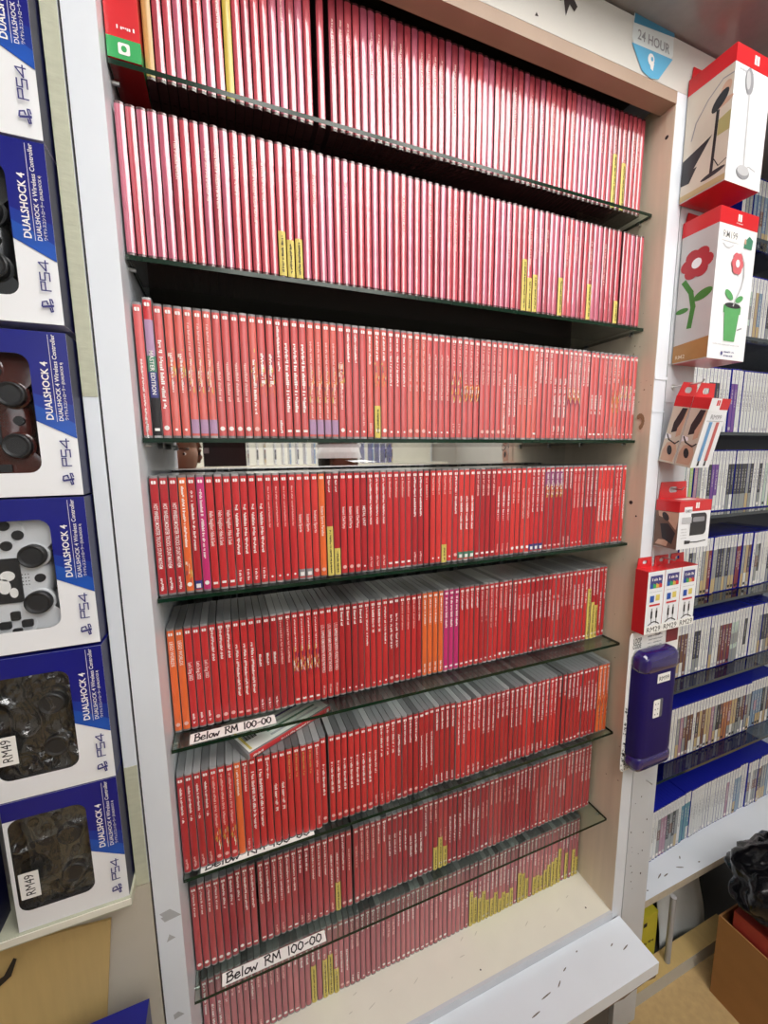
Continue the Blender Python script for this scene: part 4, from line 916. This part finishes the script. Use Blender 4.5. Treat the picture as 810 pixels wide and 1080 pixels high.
# ------------------------------------------------------------------ under the alcove
ct = empty('cardboard_carton', (1.28, -.036, 0)); tag(ct, 'open brown cardboard carton on the floor at the lower right', 'carton')
mb = MB(); th = .004
for a in ((0, .34, -th, 0), (0, .34, -.36, -.36+th), (0, th, -.36+th, -th), (.34-th, .34, -.36+th, -th)): mb.box(a[0], a[1], a[2], a[3], 0, .25, M_brown)
mb.box(th, .34-th, -.36+th, -th, 0, .004, M_brown); mb.obj('carton_body', ct)
rbx = empty('red_box', (1.292, -.062, .005)); tag(rbx, 'red box standing inside the open brown carton', 'box')
MB().box(0, .20, -.24, 0, 0, .285, mat('dull_red_card', (.40, .045, .03), .5, noise=.2, nscale=20)).obj('carton', rbx, bevel=.002)
MB().box(-.0006, .0, -.20, -.15, .05, .25, M_boxw).obj('white_panel', rbx)
# black plastic bag
bm = bmesh.new(); bmesh.ops.create_icosphere(bm, subdivisions=5, radius=1)
from mathutils import noise as NZ
for v in bm.verts:
    p = v.co.copy(); n1 = NZ.noise(p*2.0)*.22 + abs(NZ.noise(p*4.5))*.12 + abs(NZ.noise(p*9))*.035
    v.co = Vector((p.x*.135, p.y*.125, p.z*(.045 if p.z < 0 else .115)))*(1+n1)
me = bpy.data.meshes.new('plastic_bag'); bm.to_mesh(me); bm.free(); me.materials.append(mat('black_bag_film', (.004, .004, .005), .22, coat=.15, coat_rough=.05, spec=.35)); me.polygons.foreach_set('use_smooth', [True]*len(me.polygons))
o = inst('plastic_bag', me, None, (1.415, -.125, .350)); tag(o, 'shiny crumpled black plastic bag bulging out of the carton', 'bag')
# floor kerb, yellow box, white sheet
struct('trim_3', MB().box(1.05, 1.47, .015, .060, 0, .045, mat('pale_kerb', (.52, .50, .44), .6, noise=.1, nscale=12), faces={'t': M_tan}))
yb = empty('yellow_box', (1.045, .066, .0041)); tag(yb, 'yellow box with a black label under the alcove shelf beside the post', 'box')
MB().box(0, .150, 0, .10, 0, .178, mat('mustard_card', (.50, .44, .03), .5, noise=.15, nscale=20)).obj('carton', yb, bevel=.002)
mb = MB(); mb.frontpoly([(.092, .145), (.106, .145), (.106, .158), (.092, .158)], -.0006, M_ink); mb.geo(bars_geo(.05, .01, 4), lambda p: (.09+p[0], -.0006, .08+p[1]), MATS['dark_speck']); mb.obj('black_label', yb)
ws = MB(); n = 10; vs = []; fs = []
for i in range(n+1):
    for j in range(5):
        u, v = i/n, j/4; vs.append((1.235+.05*u+.19*v+.006*math.sin(7*u), .075+.045*u+.008*math.sin(5*v+3*u), .006+.20*u))
for i in range(n):
    for j in range(4): fs.append((i*5+j, i*5+j+1, i*5+j+6, i*5+j+5))
ws.add(vs, fs, mat('white_plastic_sheet', (.58, .60, .60), .5, noise=.1, nscale=20)); o = ws.obj('plastic_sheet', None, True); o.modifiers.new('s', 'SOLIDIFY').thickness = .003
tag(o, 'pale plastic sheet leaning under the alcove shelf behind the metal leg', 'sheet')
wd = MB().box(.955, 1.0, -.16, -.115, .0, .16, mat('weathered_timber', (.40, .36, .28), .7, noise=.2, nscale=20, stretch=(6, 6, .6))); tag(wd.obj('timber_post', bevel=.002), 'weathered timber stub standing below the corner of the white ledge', 'timber')

# ------------------------------------------------------------------ behind the camera (seen in the mirror strip)
def person(label, x, y, face, skin, shirt, cap=None, h=1.66, arms=None, hair=(.02, .015, .012)):
    s = h/1.70; root = empty('person', (x, y, 0), (0, 0, face)); tag(root, label, 'person')       # faces +y before rotation
    J = {'p': (0,0,.92,.13), 'w': (0,0,1.08,.125), 'c': (0,.01,1.28,.145), 'n': (0,0,1.44,.055), 'h': (0,.015,1.50,.06),
         'sl': (-.17,0,1.37,.058), 'sr': (.17,0,1.37,.058), 'hl': (-.09,0,.86,.09), 'hr': (.09,0,.86,.09), 'kl': (-.10,.01,.48,.06), 'kr': (.10,.01,.48,.06), 'al': (-.10,-.01,.08,.042), 'ar': (.10,-.01,.08,.042), 'tl': (-.10,.14,.03,.03), 'tr': (.10,.14,.03,.03)}
    J.update(arms or {'el': (-.22,-.02,1.09,.042), 'er': (.22,-.02,1.09,.042), 'fl': (-.22,.06,.86,.028), 'fr': (.22,.06,.86,.028)})
    E = [('p','w'),('w','c'),('c','n'),('n','h'),('c','sl'),('c','sr'),('p','hl'),('p','hr'),('hl','kl'),('hr','kr'),('kl','al'),('kr','ar'),('al','tl'),('ar','tr'),('sl','el'),('sr','er'),('el','fl'),('er','fr')]
    def skinned(name, keys, edges, m, grow=0, rk='p'):
        ks = list(keys); me = bpy.data.meshes.new(name); me.from_pydata([tuple(c*s for c in J[k][:3]) for k in ks], [(ks.index(a), ks.index(b)) for a, b in edges], [])
        o = bpy.data.objects.new(name, me); COL.objects.link(o); o.parent = root; me.materials.append(m)
        o.modifiers.new('skin', 'SKIN'); me.skin_vertices if me.skin_vertices else None
        sv = me.skin_vertices[0].data if me.skin_vertices else None
        if sv:
            for k, q in zip(ks, sv): q.radius = ((J[k][3]+grow)*s,)*2; q.use_root = (k == rk)
        o.modifiers.new('sub', 'SUBSURF').render_levels = 2
        return o
    body = skinned('body', J.keys(), E, skin)
    tk = ['p','w','c','sl','sr','el','er']; skinned('shirt', tk, [('p','w'),('w','c'),('c','sl'),('c','sr'),('sl','el'),('sr','er')], shirt, .012)
    lk = ['p','hl','hr','kl','kr','al','ar']; skinned('trousers', lk, [('p','hl'),('p','hr'),('hl','kl'),('hr','kr'),('kl','al'),('kr','ar')], mat('dark_trousers', (.03, .03, .05), .8), .014)
    # head
    bm = bmesh.new(); bmesh.ops.create_uvsphere(bm, u_segments=28, v_segments=20, radius=1)
    for v in bm.verts:
        p = v.co; jaw = 1 - .28*max(0, -p.z)*(1 if p.y > -.2 else .6)
        v.co = Vector((p.x*.074*jaw, p.y*.095*(1-.1*max(0, -p.z)), p.z*.115))
        if p.y > .5 and abs(p.x) < .2 and -.35 < p.z < .1: v.co.y += .016*(1-abs(p.x)/.2)*(1-abs(p.z+.2)/.3 if abs(p.z+.2) < .3 else 0)
        if p.y > .6 and .0 < p.z < .22 and .2 < abs(p.x) < .6: v.co.y -= .006
    me = bpy.data.meshes.new('head'); bm.to_mesh(me); bm.free(); me.materials.append(skin); me.polygons.foreach_set('use_smooth', [True]*len(me.polygons))
    hd = inst('head', me, root, (0, .02*s, 1.595*s))
    for sx in (-1, 1):
        mb = MB(); mb.tube([(sx*.028, .076, .010), (sx*.028, .086, .010)], [.011, .006], mat('eye_white', (.7, .68, .65), .3), 10); mb.tube([(sx*.028, .085, .010), (sx*.028, .0885, .010)], .0045, M_ink, 8); mb.obj('eye', hd)
        mb = MB(); mb.tube([(sx*.012, .091, .030), (sx*.030, .088, .034), (sx*.046, .074, .028)], .0032, M_ink, 6); mb.obj('eyebrow', hd)
        mb = MB(); mb.tube([(sx*.072, -.004, -.025), (sx*.080, -.012, 0), (sx*.079, -.016, .024), (sx*.072, -.006, .03)], [.006, .009, .009, .005], skin, 8); mb.obj('ear', hd, True)
    mb = MB(); mb.tube([(-.022, .078, -.058), (0, .086, -.056), (.022, .078, -.058)], .005, mat('lip', (.24, .09, .08), .5), 8); mb.obj('mouth', hd)
    bm = bmesh.new(); bmesh.ops.create_uvsphere(bm, u_segments=24, v_segments=16, radius=1)
    bmesh.ops.delete(bm, geom=[v for v in bm.verts if v.co.z < (-.25 if v.co.y < 0 else .42)], context='VERTS')
    for v in bm.verts: v.co = Vector((v.co.x*.082, v.co.y*.102, v.co.z*.123))
    me = bpy.data.meshes.new('hair'); bm.to_mesh(me); bm.free(); me.materials.append(mat('black_hair', hair, .6)); inst('hair', me, hd)
    if cap:
        bm = bmesh.new(); bmesh.ops.create_uvsphere(bm, u_segments=24, v_segments=16, radius=1); bmesh.ops.delete(bm, geom=[v for v in bm.verts if v.co.z < .12], context='VERTS')
        for v in bm.verts: v.co = Vector((v.co.x*.094, v.co.y*.115, v.co.z*.142))
        me = bpy.data.meshes.new('cap'); bm.to_mesh(me); bm.free(); me.materials.append(cap); c = inst('cap', me, hd)
        mb = MB(); mb.tube([(.0952*math.cos(a)*.66, .1165*math.sin(a)*.66, .108) for a in [2*PI*k/24 for k in range(25)]], .006, M_ink, 8, False); mb.obj('cap_band', c)
        mb = MB(); vs = []; fs = []
        for k in range(9):
            a = PI*.15 + PI*.7*k/8
            for q in (1, 1.75): vs.append((.090*math.cos(a), .108*math.sin(a)*q, .018-.012*(q-1)))
        mb.add(vs, [(2*k, 2*k+2, 2*k+3, 2*k+1) for k in range(8)], cap); mb.obj('cap_peak', c)
    for sx, k in ((-1, 'fl'), (1, 'fr')):                 # hands: palm, four fingers and a thumb
        x0, y0, z0, r0 = J[k]; e = J['el' if sx < 0 else 'er']; d = (Vector((x0, y0, z0)) - Vector(e[:3])).normalized(); b = Vector((0, 1, 0)) if abs(d.y) < .6 else Vector((-sx*.5, 0, .8)); b = (b - d*b.dot(d)).normalized(); n = d.cross(b)
        mb = MB(); P0 = Vector((x0, y0, z0))*s; mb.tube([P0-d*.01, P0+d*.04, P0+d*.085], [.026, .036, .030], skin, 10)
        for q in range(4):
            c0 = P0 + d*.075 + b*(.021-.014*q); L = (.062, .070, .066, .052)[q]
            mb.tube([c0, c0+d*L*.45+n*.004, c0+d*L*.75+n*.016*-sx, c0+d*L*.9+n*.03*-sx], [.009, .0085, .008, .006], skin, 7)
        c0 = P0 + d*.03 + b*.030; mb.tube([c0, c0+b*.022+d*.02, c0+b*.028+d*.048], [.011, .010, .008], skin, 7)
        mb.obj('hand', root, True)
    return root
sk1 = mat('brown_skin', (.26, .13, .08), .5); sk2 = mat('tan_skin', (.34, .19, .12), .5)
armsA = {'el': (-.25, .10, 1.12, .042), 'er': (.24, .10, 1.12, .042), 'fl': (.075, .155, 1.40, .028), 'fr': (.265, .155, 1.40, .028)}
person('person in a dark shirt holding up a phone, mirrored behind the cases', -.075, -.80, 0, sk1, mat('dark_shirt', (.06, .06, .08), .8), None, 1.60, armsA)
person('person in a white cap with black band reflected in the mirror strip', .60, -.92, -1.1, sk1, mat('white_shirt', (.72, .72, .72), .8), mat('white_cap', (.82, .82, .82), .8), 1.555)
ph = empty('smartphone', (.100, -.612, 1.5)); tag(ph, 'black smartphone held up in front of the cabinet, seen in the mirror', 'phone')
MB().box(-.075, .075, -.008, 0, -.037, .037, M_black).obj('phone_body', ph, bevel=.003); MB().box(-.072, -.055, .0002, .0012, .012, .032, M_greyp).obj('camera_bump', ph)
bs = empty('display_shelf', (.9, -2.6, 0)); tag(bs, 'cream display counter with disc cases behind the viewer', 'shelf')
MB().box(-1.3, 1.3, -.4, 0, 1.40, 1.425, M_cream).obj('shelf_board', bs); MB().box(-1.3, 1.3, -.4, -.38, 1.425, 1.75, M_cream).obj('back_board', bs)
for x in (-1.28, 1.28): MB().box(x-.02, x+.02, -.4, -.01, 0, 1.40, M_cream).obj('upright', bs)
for k in range(22):
    x = .15 + k*.07 + rnd.uniform(-.01, .01); c = rnd.choice('wkgsbnw')
    o = empty('disc_case', (x, -2.66, 1.4253), (0, 0, PI)); inst('case_shell', PSH, o); inst('spine_insert', pinsert(c, 1), o)
    tag(o, '%s spined disc case on the counter behind, %s along in the mirror' % (PN[c], ordinal(k+1)), 'disc case', 'disc cases on the counter behind')

# ------------------------------------------------------------------ lamps
M_lamp = mat('lamp_diffuser', (1.0, .97, .93), .5, emit=9)
for x, lab in ((.25, 'leftmost'), (.53, 'second from the left'), (.81, 'third from the left'), (1.09, 'rightmost')):
    r = empty('ceiling_light', (x, -1.35, 2.62)); tag(r, 'long white ceiling light, %s of four over the shop floor' % lab, 'lamp', 'long ceiling lights')
    MB().box(-.115, .115, -1.15, 1.05, -.03, 0, M_white).obj('housing', r); MB().box(-.10, .10, -1.13, 1.03, -.042, -.0302, M_lamp).obj('diffuser', r, bevel=.004)
ld = bpy.data.lights.new('front_fill_light', 'AREA'); ld.shape = 'RECTANGLE'; ld.size = 3.2; ld.size_y = 1.1; ld.energy = 22; ld.color = (.93, .97, 1)  # unseen frontal fill, added to brighten the box windows and spines
lo = bpy.data.objects.new('front_fill_light', ld); COL.objects.link(lo); lo.location = (.6, -3.05, 1.95); lo.rotation_euler = (PI/2, 0, 0)
wf = MB()
for x0, x1, z0, z1 in ((-1.06, -1.0, 1.3, 2.56), (2.2, 2.26, 1.3, 2.56), (-1.0, 2.2, 2.5, 2.56), (-1.0, 2.2, 1.34, 1.40), (.57, .63, 1.40, 2.5)): wf.box(x0, x1, -3.099, -3.06, z0, z1, M_white)
struct('added_frame', wf)  # unseen frame, added only to go round the fill light
wd_ = bpy.data.worlds.new('world'); scn.world = wd_; wd_.use_nodes = True
wd_.node_tree.nodes['Background'].inputs[0].default_value = (.9, .92, 1, 1); wd_.node_tree.nodes['Background'].inputs[1].default_value = .3
vs_ = scn.view_settings; vs_.view_transform = 'Standard'; vs_.look = 'None'; vs_.gamma = 1; vs_.exposure = 0.05; vs_.use_curve_mapping = False
